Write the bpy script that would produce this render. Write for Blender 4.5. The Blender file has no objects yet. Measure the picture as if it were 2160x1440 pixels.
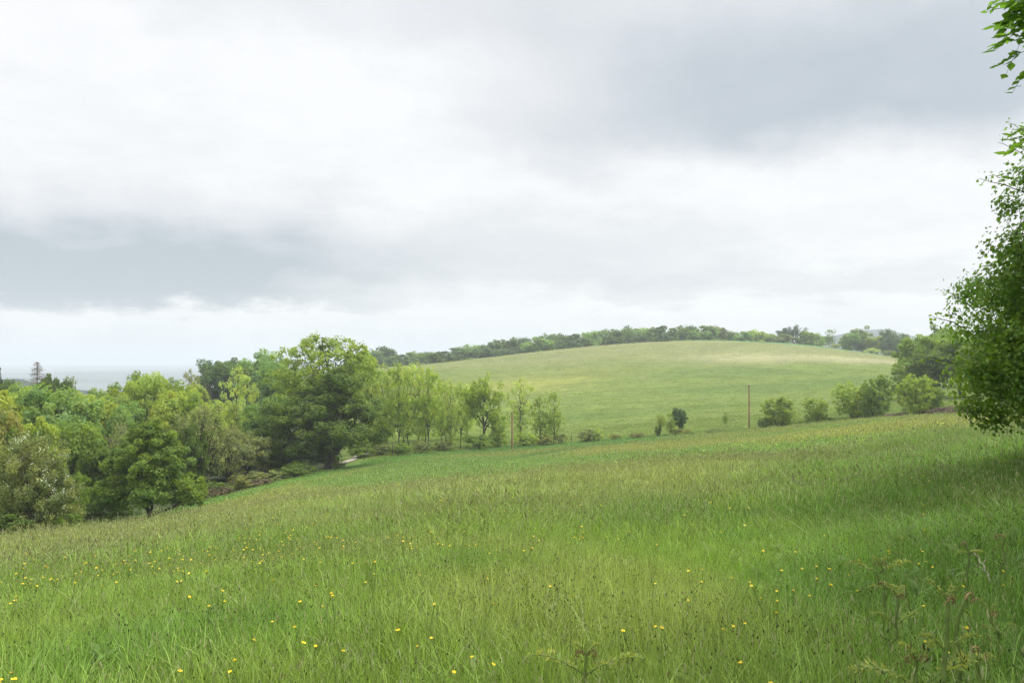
import bpy, math, random
import numpy as np
from mathutils import Vector, Euler

F = 1679.0           # focal length of the photograph in its own pixels (2160 wide)
CX, HY = 1080.0, 760.0
EYE = 1.62
R = math.radians
sc = bpy.context.scene
COL = sc.collection
rng = np.random.default_rng(7)

# ------------------------------------------------------------------ helpers
def set_props(o, label=None, cat=None, group=None, kind=None):
    if label: o['label'] = label
    if cat: o['category'] = cat
    if group: o['group'] = group
    if kind: o['kind'] = kind
    return o

def link(o):
    COL.objects.link(o); return o

def make_mesh(name, V, faces, mats=(), attrs=None, fmat=None, smooth=False):
    """faces: list of int arrays (n,k), mixed k allowed; attrs: {name: (n,3|4) or (n,)} on points."""
    me = bpy.data.meshes.new(name)
    V = np.asarray(V, dtype=np.float32)
    me.vertices.add(len(V)); me.vertices.foreach_set('co', V.ravel())
    faces = [np.asarray(f, dtype=np.int32) for f in faces if len(f)]
    loops = np.concatenate([f.ravel() for f in faces])
    tot = np.concatenate([np.full(len(f), f.shape[1], np.int32) for f in faces])
    start = np.concatenate([[0], np.cumsum(tot)[:-1]]).astype(np.int32)
    me.loops.add(len(loops)); me.loops.foreach_set('vertex_index', loops)
    me.polygons.add(len(tot)); me.polygons.foreach_set('loop_start', start)
    if fmat is not None: me.polygons.foreach_set('material_index', np.asarray(fmat, np.int32))
    me.polygons.foreach_set('use_smooth', np.full(len(tot), bool(smooth)))
    for m in mats: me.materials.append(m)
    for k, a in (attrs or {}).items():
        a = np.asarray(a, np.float32)
        if a.ndim == 1:
            at = me.attributes.new(k, 'FLOAT', 'POINT'); at.data.foreach_set('value', a)
        else:
            if a.shape[1] == 3: a = np.concatenate([a, np.ones((len(a), 1), np.float32)], 1)
            at = me.attributes.new(k, 'FLOAT_COLOR', 'POINT'); at.data.foreach_set('color', a.ravel())
    me.update(calc_edges=True)
    return me

class Geo:
    """collects vertices, faces and one per-vertex attribute"""
    def __init__(s): s.V = []; s.Fc = {}; s.A = []; s.n = 0
    def add(s, V, faces, a):
        V = np.asarray(V, float)
        for f in faces:
            f = np.asarray(f, int)
            if len(f): s.Fc.setdefault(f.shape[1], []).append(f + s.n)
        s.V.append(V); s.n += len(V)
        a = np.asarray(a, float)
        if a.ndim == 1: a = np.tile(a, (len(V), 1))
        s.A.append(a)
    def tube(s, P, rad, k=5, a=(0.5, 0.5, 0.5)):
        P = np.asarray(P, float); n = len(P)
        rad = np.broadcast_to(np.asarray(rad, float), (n,))
        T = np.gradient(P, axis=0); T /= np.linalg.norm(T, axis=1)[:, None] + 1e-9
        ref = np.array([1., 0, 0]) if abs(T[:, 0]).mean() < .7 else np.array([0, 1., 0])
        U = np.cross(T, ref); U /= np.linalg.norm(U, axis=1)[:, None] + 1e-9
        W = np.cross(T, U)
        an = np.arange(k) * 2 * np.pi / k
        V = P[:, None, :] + rad[:, None, None] * (np.cos(an)[None, :, None] * U[:, None, :] + np.sin(an)[None, :, None] * W[:, None, :])
        i = np.arange(n - 1)[:, None] * k; j = np.arange(k)[None, :]; j2 = (j + 1) % k
        q = np.stack([i + j, i + j2, i + k + j2, i + k + j], -1).reshape(-1, 4)
        s.add(V.reshape(-1, 3), [q], a)
    def stamp(s, T, faces, P, Fr, S, A):
        """copies template T (k,3) with faces to every P with frame Fr (n,3,3 columns x,y,z), scale S (n,) or (n,3)"""
        T = np.asarray(T, float); n, k = len(P), len(T)
        S = np.asarray(S, float)
        if S.ndim == 1: S = np.repeat(S[:, None], 3, 1)
        V = np.einsum('nij,nkj->nki', Fr, T[None] * S[:, None, :]) + P[:, None, :]
        off = (np.arange(n) * k)[:, None, None]
        s.add(V.reshape(-1, 3), [(np.asarray(f)[None] + off).reshape(-1, len(f[0])) for f in faces], np.repeat(np.asarray(A, float), k, 0))
    def mesh(s, name, mats, smooth=False, attr='tint'):
        return make_mesh(name, np.concatenate(s.V), [np.concatenate(v) for v in s.Fc.values()], mats, {attr: np.concatenate(s.A)}, smooth=smooth)

def frames(N, rg, Y=None):
    N = N / (np.linalg.norm(N, axis=1)[:, None] + 1e-9)
    Y = rg.normal(size=N.shape) if Y is None else Y
    Y = Y - (Y * N).sum(1)[:, None] * N
    Y /= np.linalg.norm(Y, axis=1)[:, None] + 1e-9
    X = np.cross(Y, N)
    return np.stack([X, Y, N], -1)

def vnoise(x, y, scale, seed=0):
    """smooth value noise, 0..1"""
    x = np.asarray(x, float) / scale + seed * 17.3; y = np.asarray(y, float) / scale - seed * 9.1
    xi, yi = np.floor(x).astype(np.int64), np.floor(y).astype(np.int64)
    fx, fy = x - xi, y - yi
    fx = fx * fx * (3 - 2 * fx); fy = fy * fy * (3 - 2 * fy)
    def h(a, b):
        n = (a * 374761393 + b * 668265263 + seed * 974711) & 0x7fffffff
        n = ((n ^ (n >> 13)) * 1274126177) & 0x7fffffff
        return ((n ^ (n >> 16)) & 0xffff) / 65535.0
    return (h(xi, yi) * (1 - fx) + h(xi + 1, yi) * fx) * (1 - fy) + (h(xi, yi + 1) * (1 - fx) + h(xi + 1, yi + 1) * fx) * fy

def fbm(x, y, scale, seed=0, oct=3):
    return sum(vnoise(x, y, scale / 2 ** o, seed + o) * .5 ** o for o in range(oct)) / sum(.5 ** o for o in range(oct))

def sstep(a, b, x):
    t = np.clip((np.asarray(x, float) - a) / (b - a), 0, 1); return t * t * (3 - 2 * t)

def at(px, d):
    """point of the ground plan d metres ahead, on the line of sight through photo column px"""
    return (px - CX) / F * d, float(d)

# ------------------------------------------------------------------ terrain: heights below / above the eye
def Z(py, d): return -(py - HY) / F * d
PROF = {
 -900: [(0,-1.62),(4,-1.9),(10,-3.3),(25,-7),(45,-12),(70,-16),(150,-22),(400,-27),(800,-34),(1200,-40),(8400,-40)],
    0: [(0,-1.62),(4,Z(1440,4)),(10,Z(1212,10)),(25,Z(1143,25)),(45,Z(1127,45)),(65,-12.4),(90,-13),(150,-13.5),(300,-16),(700,-30),(1200,-40),(8400,-40)],
  310: [(0,-1.62),(4,Z(1440,4)),(10,Z(1198,10)),(25,Z(1110,25)),(55,Z(1090,55)),(75,-13.3),(100,-14),(150,-13.5),(300,-16),(600,-28),(1100,-40),(8400,-40)],
  520: [(0,-1.62),(4,Z(1440,4)),(8,Z(1205,8)),(22,Z(1072,22)),(45,Z(1062,45)),(72,Z(1030,72)),(100,-13.8),(150,-14.5),(250,-13.5),(310,Z(824,310)),(400,-14),(700,-30),(1200,-40),(8400,-40)],
  700: [(0,-1.62),(4,Z(1440,4)),(8,Z(1195,8)),(22,Z(1045,22)),(45,Z(1036,45)),(70,Z(1005,70)),(92,Z(986,92)),(110,Z(967,110)),(150,-15.2),(220,-11.5),(300,Z(795,300)),(350,-4.4),(450,-6),(700,-25),(1200,-40),(8400,-40)],
  860: [(0,-1.62),(4,Z(1440,4)),(8,Z(1188,8)),(22,Z(1030,22)),(45,Z(1022,45)),(70,Z(985,70)),(112,Z(956,112)),(140,-14.4),(200,-11),(280,-5),(330,Z(772,330)),(380,-2),(500,-5),(800,-25),(1300,-40),(8400,-40)],
 1080: [(0,-1.62),(4,Z(1440,4)),(8,Z(1180,8)),(22,Z(1012,22)),(45,Z(1004,45)),(70,Z(975,70)),(130,Z(946,130)),(150,-14.6),(200,Z(868,200)),(260,Z(815,260)),(320,Z(772,320)),(360,Z(751,360)),(400,Z(744,400)),(450,4),(600,0),(900,-30),(1400,-40),(8400,-40)],
 1300: [(0,-1.62),(4,Z(1440,4)),(8,Z(1176,8)),(22,Z(993,22)),(45,Z(980,45)),(70,Z(953,70)),(132,Z(926,132)),(150,-13.1),(200,Z(855,200)),(260,Z(800,260)),(320,Z(751,320)),(370,Z(725,370)),(410,Z(718,410)),(460,10),(600,4),(900,-20),(1500,-40),(8400,-40)],
 1500: [(0,-1.62),(4,Z(1440,4)),(8,Z(1170,8)),(22,Z(978,22)),(45,Z(958,45)),(70,Z(934,70)),(128,Z(911,128)),(140,-11.7),(200,Z(845,200)),(260,Z(795,260)),(320,Z(746,320)),(370,Z(718,370)),(410,Z(707,410)),(460,12.5),(600,6),(900,-10),(1500,-40),(8400,-40)],
 1700: [(0,-1.62),(4,Z(1440,4)),(8,Z(1155,8)),(20,Z(975,20)),(40,Z(935,40)),(70,Z(907,70)),(119,Z(889,119)),(140,-9.4),(200,Z(832,200)),(260,Z(790,260)),(320,Z(747,320)),(370,Z(725,370)),(410,Z(717,410)),(460,10),(600,5),(900,-10),(1500,-40),(8400,-40)],
 1900: [(0,-1.62),(4,Z(1440,4)),(8,Z(1135,8)),(18,Z(955,18)),(35,Z(908,35)),(70,Z(884,70)),(108,Z(869,108)),(130,-7.5),(200,Z(812,200)),(260,Z(780,260)),(320,Z(761,320)),(370,Z(754,370)),(420,Z(752,420)),(480,1),(600,-2),(900,-15),(1500,-40),(8400,-40)],
 2160: [(0,-1.62),(4,Z(1440,4)),(8,Z(1098,8)),(16,Z(928,16)),(30,Z(897,30)),(60,Z(873,60)),(95,Z(860,95)),(150,-6.7),(250,-5.5),(400,-2.5),(600,-3),(900,-15),(1500,-40),(8400,-40)],
 2900: [(0,-1.62),(4,-1.58),(10,-1.45),(30,-2.2),(95,-4),(200,-4),(400,-2),(900,-10),(1500,-40),(8400,-40)],
}
for _p, _k in PROF.items():      # the measured outlines are grass tops: the soil lies lower; and the near brow hides a dip behind it
    if 520 <= _p <= 1900:
        _i = [i for i, (d, z) in enumerate(_k) if 17 < d < 24][0]; _d, _z = _k[_i]; _py = HY - _z / _d * F
        _k.insert(_i + 1, (_d * 1.5, Z(_py + 16, _d * 1.5)))
    PROF[_p] = [(d, z - .24 * max(0., min(1., (d - 4) / 6)) * (1 if d < 50 else 2. if d < 136 else .8)) for d, z in _k]
LR0, LR1, NR = math.log(.4), math.log(8600.), 500
_lr = np.linspace(LR0, LR1, NR)
_pxs = sorted(PROF)
_az = np.array([math.degrees(math.atan((p - CX) / F)) for p in _pxs])
_rows = []
for p, a in zip(_pxs, _az):
    ca = math.cos(math.radians(a)); k = PROF[p]
    _rows.append(np.interp(np.exp(_lr), [d / ca for d, z in k], [z for d, z in k]))
_rows = np.array(_rows)
AZ = np.arange(-180, 180, .5)
_ax = np.concatenate([_az, [_az[0] + 360]]); _rx = np.concatenate([_rows, _rows[:1]])
_azw = np.where(AZ < _az[0], AZ + 360, AZ)
TAB = np.stack([np.interp(_azw, _ax, _rx[:, j]) for j in range(NR)], 1)
def _gs(n): x = np.arange(-3 * n, 3 * n + 1); k = np.exp(-.5 * (x / n) ** 2); return k / k.sum()
_k = _gs(5); _m = len(_k) // 2
_pad = np.concatenate([np.repeat(TAB[:, :1], _m, 1), TAB, np.repeat(TAB[:, -1:], _m, 1)], 1)
TAB = sum(w * _pad[:, i:i + NR] for i, w in enumerate(_k))
_k = _gs(4); _m = len(_k) // 2
TAB = sum(w * np.roll(TAB, i - _m, 0) for i, w in enumerate(_k))

def ground(x, y):
    x = np.asarray(x, float); y = np.asarray(y, float)
    r = np.hypot(x, y) + 1e-6
    a = (np.degrees(np.arctan2(x, y)) + 180) / .5 % len(AZ)
    l = np.clip((np.log(r) - LR0) / (LR1 - LR0) * (NR - 1), 0, NR - 1.001)
    i = np.floor(a).astype(int) % len(AZ); i2 = (i + 1) % len(AZ); fa = a - np.floor(a)
    j = np.floor(l).astype(int); fl = l - j
    z = (TAB[i, j] * (1 - fl) + TAB[i, j + 1] * fl) * (1 - fa) + (TAB[i2, j] * (1 - fl) + TAB[i2, j + 1] * fl) * fa
    amp = sstep(1.5, 8, r)
    z = z + amp * (.10 * (vnoise(x, y, 3.1, 3) - .5) + .22 * (vnoise(x, y, 9., 4) - .5) * sstep(5, 30, r) + .5 * (vnoise(x, y, 38., 5) - .5) * sstep(60, 150, r))
    return z
def gz(x, y): return float(ground(np.array([x]), np.array([y]))[0])

# depth of the field boundary (hedge line) for each photo column
BPX = [-900, 0, 310, 520, 700, 860, 1080, 1300, 1500, 1700, 1900, 2160, 2900]
BD  = [  45, 46, 57,  73,  94, 113,  131,  133,  129,  120,  109,   96,   95]
def pcol(x, y): return CX + F * np.asarray(x) / np.maximum(np.asarray(y), .5)
def bound(x, y): return np.interp(pcol(x, y), BPX, BD)

def mixc(a, b, t): t = np.asarray(t)[..., None]; return a * (1 - t) + np.asarray(b) * t
def cover(x, y):
    """ground-cover colour (kinds of grass, plus painted sun, shade and haze) on the plan"""
    x = np.asarray(x, float); y = np.asarray(y, float); r = np.hypot(x, y)
    px = np.clip(pcol(x, y), -1500, 3600); px = np.where(y < 1, np.where(x < 0, -1500, 3600), px)
    b = bound(x, np.maximum(y, 1))
    n1, n2, n3 = fbm(x, y, 14, 11), fbm(x, y, 4, 12), fbm(x, y, 45, 13)
    c = np.tile(np.array([.122, .180, .034]), x.shape + (1,))
    c = mixc(c, [.140, .182, .044], sstep(.4, .7, n2) * .5)
    n4, n5 = fbm(x, y, 1.5, 61, 2), fbm(x, y, 2.6, 66, 2)
    c = mixc(c, [.088, .158, .032], sstep(.52, .72, n4) * .75)
    c = mixc(c, [.185, .190, .066], sstep(.56, .74, n5) * .42)
    c = mixc(c, [.175, .195, .072], sstep(9, 22, r) * (.45 + .5 * n1))
    c = mixc(c, [.152, .172, .048], sstep(24, 45, r))
    c = mixc(c, [.165, .172, .046], sstep(.45, .65, n1) * sstep(20, 40, r) * .6)
    c = mixc(c, [.085, .160, .036], sstep(.52, .68, fbm(x, y, 22, 21)) * sstep(30, 50, r) * .75)
    c = mixc(c, [.080, .145, .028], sstep(1500, 2050, px + (n1 - .5) * 500) * (1 - sstep(30, 60, r)) * sstep(0, 6, r) * .85)  # deeper green at the right: tree shade put into the grass colour
    near_b = sstep(16, 3, b - y + (n2 - .5) * 6) * sstep(30, 50, r)
    c = mixc(c, [.075, .170, .032], near_b * np.where(px < 1350, .9, .45))
    # the rank green line that runs down to the hedge
    ln = np.interp(px, [980, 1060, 1150, 1260, 1330], [80, 90, 104, 118, 128])
    c = mixc(c, [.045, .110, .032], np.exp(-((y - ln) / 2.6) ** 2) * sstep(960, 1020, px) * sstep(1330, 1230, px) * .8)
    # the hill field beyond the boundary, sun and cloud-shadow patches painted as grass tones
    h = sstep(-2, 4, y - b)
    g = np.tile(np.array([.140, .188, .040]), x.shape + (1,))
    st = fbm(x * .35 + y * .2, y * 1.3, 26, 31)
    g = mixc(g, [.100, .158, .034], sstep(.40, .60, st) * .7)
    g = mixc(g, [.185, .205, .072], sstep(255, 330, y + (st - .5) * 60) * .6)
    g = mixc(g, [.235, .250, .060], np.exp(-((px - 1130) / 170) ** 2 - ((y - 262 - (px - 1130) * .05) / 26) ** 2) * (.5 + .7 * n1))  # sunlit patch put into the colour as yellower grass
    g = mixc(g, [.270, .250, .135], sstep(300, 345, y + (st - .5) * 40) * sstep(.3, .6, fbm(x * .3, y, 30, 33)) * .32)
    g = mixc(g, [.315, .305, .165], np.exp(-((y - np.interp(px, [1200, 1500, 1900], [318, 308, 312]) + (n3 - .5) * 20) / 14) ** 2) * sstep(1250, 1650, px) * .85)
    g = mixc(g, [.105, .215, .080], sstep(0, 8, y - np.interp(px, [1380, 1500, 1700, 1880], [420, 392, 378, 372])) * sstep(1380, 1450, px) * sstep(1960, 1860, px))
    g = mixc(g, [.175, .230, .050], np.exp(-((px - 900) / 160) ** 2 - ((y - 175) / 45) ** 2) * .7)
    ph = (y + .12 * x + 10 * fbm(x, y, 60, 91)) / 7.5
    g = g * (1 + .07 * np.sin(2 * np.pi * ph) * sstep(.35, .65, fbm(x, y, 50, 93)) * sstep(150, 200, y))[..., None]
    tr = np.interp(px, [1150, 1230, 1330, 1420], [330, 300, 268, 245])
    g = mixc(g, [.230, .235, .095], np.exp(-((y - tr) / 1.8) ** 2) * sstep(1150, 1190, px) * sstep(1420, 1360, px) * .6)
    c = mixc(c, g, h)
    c = mixc(c, [.045, .060, .024], sstep(1, 5, y - b) * sstep(735, 700, px) * sstep(280, 240, y))
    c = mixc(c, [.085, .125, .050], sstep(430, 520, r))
    c = mixc(c, [.150, .185, .190], sstep(600, 1000, r))  # far plain in pale blue: distance haze put into its colour
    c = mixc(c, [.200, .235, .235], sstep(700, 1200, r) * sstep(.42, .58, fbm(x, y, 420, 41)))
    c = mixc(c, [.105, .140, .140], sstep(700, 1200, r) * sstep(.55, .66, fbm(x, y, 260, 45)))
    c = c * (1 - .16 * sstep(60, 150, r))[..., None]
    return c * (.88 + .24 * fbm(x, y, 1.7, 51)[..., None])

# ------------------------------------------------------------------ materials
def new_mat(name):
    m = bpy.data.materials.new(name); m.use_nodes = True
    nt = m.node_tree; nt.nodes.clear()
    return m, nt, nt.nodes, nt.links

def nd(nodes, t, **kw):
    n = nodes.new(t)
    for k, v in kw.items(): setattr(n, k, v)
    return n

LB = 1.95
def leaf_material(name, col, trans=.42, var=.5, gloss=.16, warm=(1.25, 1.08, .6)):
    """colour varies leaf by leaf (tint.r), clump by clump (tint.g) and tree by tree"""
    col = [c * LB for c in col]
    m, nt, N, L = new_mat(name)
    out = nd(N, 'ShaderNodeOutputMaterial')
    a = nd(N, 'ShaderNodeAttribute', attribute_name='tint')
    sep = nd(N, 'ShaderNodeSeparateColor'); L.new(a.outputs['Color'], sep.inputs[0])
    oi = nd(N, 'ShaderNodeObjectInfo')
    s1 = nd(N, 'ShaderNodeMath', operation='MULTIPLY_ADD'); L.new(sep.outputs[0], s1.inputs[0]); s1.inputs[1].default_value = var; s1.inputs[2].default_value = 1 - var * .5
    s2 = nd(N, 'ShaderNodeMath', operation='MULTIPLY_ADD'); L.new(oi.outputs['Random'], s2.inputs[0]); s2.inputs[1].default_value = .3; s2.inputs[2].default_value = .85
    s3 = nd(N, 'ShaderNodeMath', operation='MULTIPLY'); L.new(s1.outputs[0], s3.inputs[0]); L.new(s2.outputs[0], s3.inputs[1])
    mx = nd(N, 'ShaderNodeMix', data_type='RGBA'); L.new(sep.outputs[1], mx.inputs['Factor'])
    mx.inputs['A'].default_value = (*[c * k for c, k in zip(col, (.82, .9, 1.05))], 1)
    mx.inputs['B'].default_value = (*[c * k for c, k in zip(col, warm)], 1)
    vm = nd(N, 'ShaderNodeVectorMath', operation='SCALE'); L.new(mx.outputs['Result'], vm.inputs[0]); L.new(s3.outputs[0], vm.inputs['Scale'])
    pb = nd(N, 'ShaderNodeBsdfPrincipled'); L.new(vm.outputs[0], pb.inputs['Base Color'])
    pb.inputs['Roughness'].default_value = .5; pb.inputs['Specular IOR Level'].default_value = gloss
    tv = nd(N, 'ShaderNodeVectorMath', operation='MULTIPLY'); L.new(vm.outputs[0], tv.inputs[0]); tv.inputs[1].default_value = (1.3, 1.35, .7)
    tr = nd(N, 'ShaderNodeBsdfTranslucent'); L.new(tv.outputs[0], tr.inputs['Color'])
    ms = nd(N, 'ShaderNodeMixShader'); ms.inputs[0].default_value = trans
    L.new(pb.outputs[0], ms.inputs[1]); L.new(tr.outputs[0], ms.inputs[2]); L.new(ms.outputs[0], out.inputs[0])
    return m

def bark_material(name, c1, c2, scale=9):
    m, nt, N, L = new_mat(name)
    out = nd(N, 'ShaderNodeOutputMaterial'); tc = nd(N, 'ShaderNodeTexCoord')
    mp = nd(N, 'ShaderNodeMapping'); mp.inputs['Scale'].default_value = (1, 1, .25); L.new(tc.outputs['Object'], mp.inputs[0])
    nz = nd(N, 'ShaderNodeTexNoise'); nz.inputs['Scale'].default_value = scale; nz.inputs['Detail'].default_value = 6; L.new(mp.outputs[0], nz.inputs['Vector'])
    cr = nd(N, 'ShaderNodeValToRGB'); cr.color_ramp.elements[0].position = .35; cr.color_ramp.elements[1].position = .7
    cr.color_ramp.elements[0].color = (*c1, 1); cr.color_ramp.elements[1].color = (*c2, 1); L.new(nz.outputs['Fac'], cr.inputs[0])
    pb = nd(N, 'ShaderNodeBsdfPrincipled'); pb.inputs['Roughness'].default_value = .9; L.new(cr.outputs[0], pb.inputs['Base Color'])
    bp = nd(N, 'ShaderNodeBump'); bp.inputs['Strength'].default_value = .5; bp.inputs['Distance'].default_value = .02
    L.new(nz.outputs['Fac'], bp.inputs['Height']); L.new(bp.outputs[0], pb.inputs['Normal']); L.new(pb.outputs[0], out.inputs[0])
    return m

LEAF = {
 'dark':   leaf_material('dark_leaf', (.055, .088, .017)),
 'mid':    leaf_material('mid_leaf', (.098, .150, .030)),
 'fresh':  leaf_material('fresh_leaf', (.150, .205, .040)),
 'pale':   leaf_material('pale_leaf', (.215, .270, .090), trans=.48),
 'yellow': leaf_material('yellow_leaf', (.160, .205, .034)),
 'blue':   leaf_material('bluish_leaf', (.062, .105, .044)),
 'jade':   leaf_material('jade_leaf', (.098, .160, .048)),
 'grey':   leaf_material('greyish_leaf', (.112, .135, .050), warm=(1.25, 1.08, .75)),
 'brown':  leaf_material('brownish_leaf', (.128, .145, .042), warm=(1.2, 1.0, .7)),
 'rust':   leaf_material('rust_leaf', (.066, .060, .030), warm=(1.3, .95, .8), trans=.2),
 'conif':  leaf_material('needle_leaf', (.030, .055, .028), trans=.1),
 'hazel':  leaf_material('hazel_leaf', (.055, .106, .016), trans=.5, var=.6, gloss=.4, warm=(1.5, 1.15, .6)),
 'ashy':   leaf_material('ash_leaflet', (.058, .112, .022), trans=.55, var=.4, gloss=.4, warm=(1.3, 1.15, .7)),
 'blossom':leaf_material('white_blossom', (.5, .5, .43), trans=.3, warm=(1.02, 1, .92)),
}
BARK = bark_material('dark_bark', (.035, .028, .021), (.095, .080, .062))
BARK_G = bark_material('grey_bark', (.10, .095, .085), (.22, .21, .19))
BARK_D = bark_material('dead_wood', (.11, .080, .062), (.23, .18, .145))

def grass_material():
    m, nt, N, L = new_mat('meadow_grass')
    out = nd(N, 'ShaderNodeOutputMaterial')
    cov = nd(N, 'ShaderNodeAttribute', attribute_name='cover', attribute_type='INSTANCER')
    a = nd(N, 'ShaderNodeAttribute', attribute_name='tint')
    sep = nd(N, 'ShaderNodeSeparateColor'); L.new(a.outputs['Color'], sep.inputs[0])
    oi = nd(N, 'ShaderNodeObjectInfo')
    s1 = nd(N, 'ShaderNodeMath', operation='MULTIPLY_ADD'); L.new(sep.outputs[1], s1.inputs[0]); s1.inputs[1].default_value = 2.2; s1.inputs[2].default_value = .86
    s2 = nd(N, 'ShaderNodeMath', operation='MULTIPLY_ADD'); L.new(oi.outputs['Random'], s2.inputs[0]); s2.inputs[1].default_value = .3; s2.inputs[2].default_value = .85
    s3 = nd(N, 'ShaderNodeMath', operation='MULTIPLY'); L.new(s1.outputs[0], s3.inputs[0]); L.new(s2.outputs[0], s3.inputs[1])
    vm = nd(N, 'ShaderNodeVectorMath', operation='SCALE'); L.new(cov.outputs['Color'], vm.inputs[0]); L.new(s3.outputs[0], vm.inputs['Scale'])
    # tint.b names the organ: 0 leaf, .35 pale stem, .65 straw seed head, 1 dark flower spike
    ramp = nd(N, 'ShaderNodeValToRGB'); ramp.color_ramp.interpolation = 'CONSTANT'
    e = ramp.color_ramp.elements; e[0].position = 0; e[0].color = (.2, .28, .07, 1); e[1].position = .5; e[1].color = (.40, .40, .22, 1)
    x = e.new(.8); x.color = (.030, .024, .018, 1)
    x = e.new(.72); x.color = (.20, .15, .085, 1)
    L.new(sep.outputs[2], ramp.inputs[0])
    gt = nd(N, 'ShaderNodeMath', operation='GREATER_THAN'); L.new(sep.outputs[2], gt.inputs[0]); gt.inputs[1].default_value = .1
    fm = nd(N, 'ShaderNodeMath', operation='MULTIPLY'); L.new(gt.outputs[0], fm.inputs[0]); fm.inputs[1].default_value = .85
    mx = nd(N, 'ShaderNodeMix', data_type='RGBA'); L.new(fm.outputs[0], mx.inputs['Factor']); L.new(vm.outputs[0], mx.inputs['A']); L.new(ramp.outputs[0], mx.inputs['B'])
    pb = nd(N, 'ShaderNodeBsdfPrincipled'); L.new(mx.outputs['Result'], pb.inputs['Base Color']); pb.inputs['Roughness'].default_value = .42; pb.inputs['Specular IOR Level'].default_value = .26
    tv = nd(N, 'ShaderNodeVectorMath', operation='MULTIPLY'); L.new(mx.outputs['Result'], tv.inputs[0]); tv.inputs[1].default_value = (1.2, 1.3, .7)
    tr = nd(N, 'ShaderNodeBsdfTranslucent'); L.new(tv.outputs[0], tr.inputs['Color'])
    ms = nd(N, 'ShaderNodeMixShader'); ms.inputs[0].default_value = .4
    L.new(pb.outputs[0], ms.inputs[1]); L.new(tr.outputs[0], ms.inputs[2]); L.new(ms.outputs[0], out.inputs[0])
    return m
GRASS = grass_material()

def ground_material():
    m, nt, N, L = new_mat('ground_cover')
    out = nd(N, 'ShaderNodeOutputMaterial')
    a = nd(N, 'ShaderNodeAttribute', attribute_name='cover'); g = nd(N, 'ShaderNodeNewGeometry')
    def noise(sc_, det, mapping=None):
        n = nd(N, 'ShaderNodeTexNoise'); n.inputs['Scale'].default_value = sc_; n.inputs['Detail'].default_value = det; n.inputs['Roughness'].default_value = .65
        src = g.outputs['Position']
        if mapping:
            mp = nd(N, 'ShaderNodeMapping'); mp.inputs['Scale'].default_value = mapping; mp.inputs['Rotation'].default_value = (0, 0, .35); L.new(src, mp.inputs[0]); src = mp.outputs[0]
        L.new(src, n.inputs['Vector']); return n
    n1, n2, n3 = noise(2.2, 8), noise(.30, 6, (.35, 1.3, 1)), noise(.9, 5, (.5, 1.0, 1))
    def scale(n, lo, hi):
        r = nd(N, 'ShaderNodeMapRange'); r.inputs['From Min'].default_value = .3; r.inputs['From Max'].default_value = .7; r.inputs['To Min'].default_value = lo; r.inputs['To Max'].default_value = hi
        L.new(n.outputs['Fac'], r.inputs['Value']); return r
    r1, r2, r3 = scale(n1, .72, 1.28), scale(n2, .78, 1.22), scale(n3, .85, 1.15)
    p = nd(N, 'ShaderNodeMath', operation='MULTIPLY'); L.new(r1.outputs[0], p.inputs[0]); L.new(r2.outputs[0], p.inputs[1])
    q = nd(N, 'ShaderNodeMath', operation='MULTIPLY'); L.new(p.outputs[0], q.inputs[0]); L.new(r3.outputs[0], q.inputs[1])
    v = nd(N, 'ShaderNodeVectorMath', operation='SCALE'); L.new(a.outputs['Color'], v.inputs[0]); L.new(q.outputs[0], v.inputs['Scale'])
    pb = nd(N, 'ShaderNodeBsdfPrincipled'); pb.inputs['Roughness'].default_value = .95; pb.inputs['Specular IOR Level'].default_value = .1; L.new(v.outputs[0], pb.inputs['Base Color'])
    bp = nd(N, 'ShaderNodeBump'); bp.inputs['Strength'].default_value = .35; bp.inputs['Distance'].default_value = .15; L.new(n1.outputs['Fac'], bp.inputs['Height']); L.new(bp.outputs[0], pb.inputs['Normal'])
    L.new(pb.outputs[0], out.inputs[0]); return m

def plain_material(name, col, rough=.8, nscale=6, var=.3, spec=.2):
    m, nt, N, L = new_mat(name)
    out = nd(N, 'ShaderNodeOutputMaterial'); tc = nd(N, 'ShaderNodeTexCoord')
    nz = nd(N, 'ShaderNodeTexNoise'); nz.inputs['Scale'].default_value = nscale; nz.inputs['Detail'].default_value = 6; L.new(tc.outputs['Object'], nz.inputs['Vector'])
    r = nd(N, 'ShaderNodeMapRange'); r.inputs['From Min'].default_value = .3; r.inputs['From Max'].default_value = .7; r.inputs['To Min'].default_value = 1 - var; r.inputs['To Max'].default_value = 1 + var; L.new(nz.outputs['Fac'], r.inputs['Value'])
    v = nd(N, 'ShaderNodeVectorMath', operation='SCALE'); v.inputs[0].default_value = col; L.new(r.outputs[0], v.inputs['Scale'])
    pb = nd(N, 'ShaderNodeBsdfPrincipled'); pb.inputs['Roughness'].default_value = rough; pb.inputs['Specular IOR Level'].default_value = spec; L.new(v.outputs[0], pb.inputs['Base Color'])
    L.new(pb.outputs[0], out.inputs[0]); return m

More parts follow.
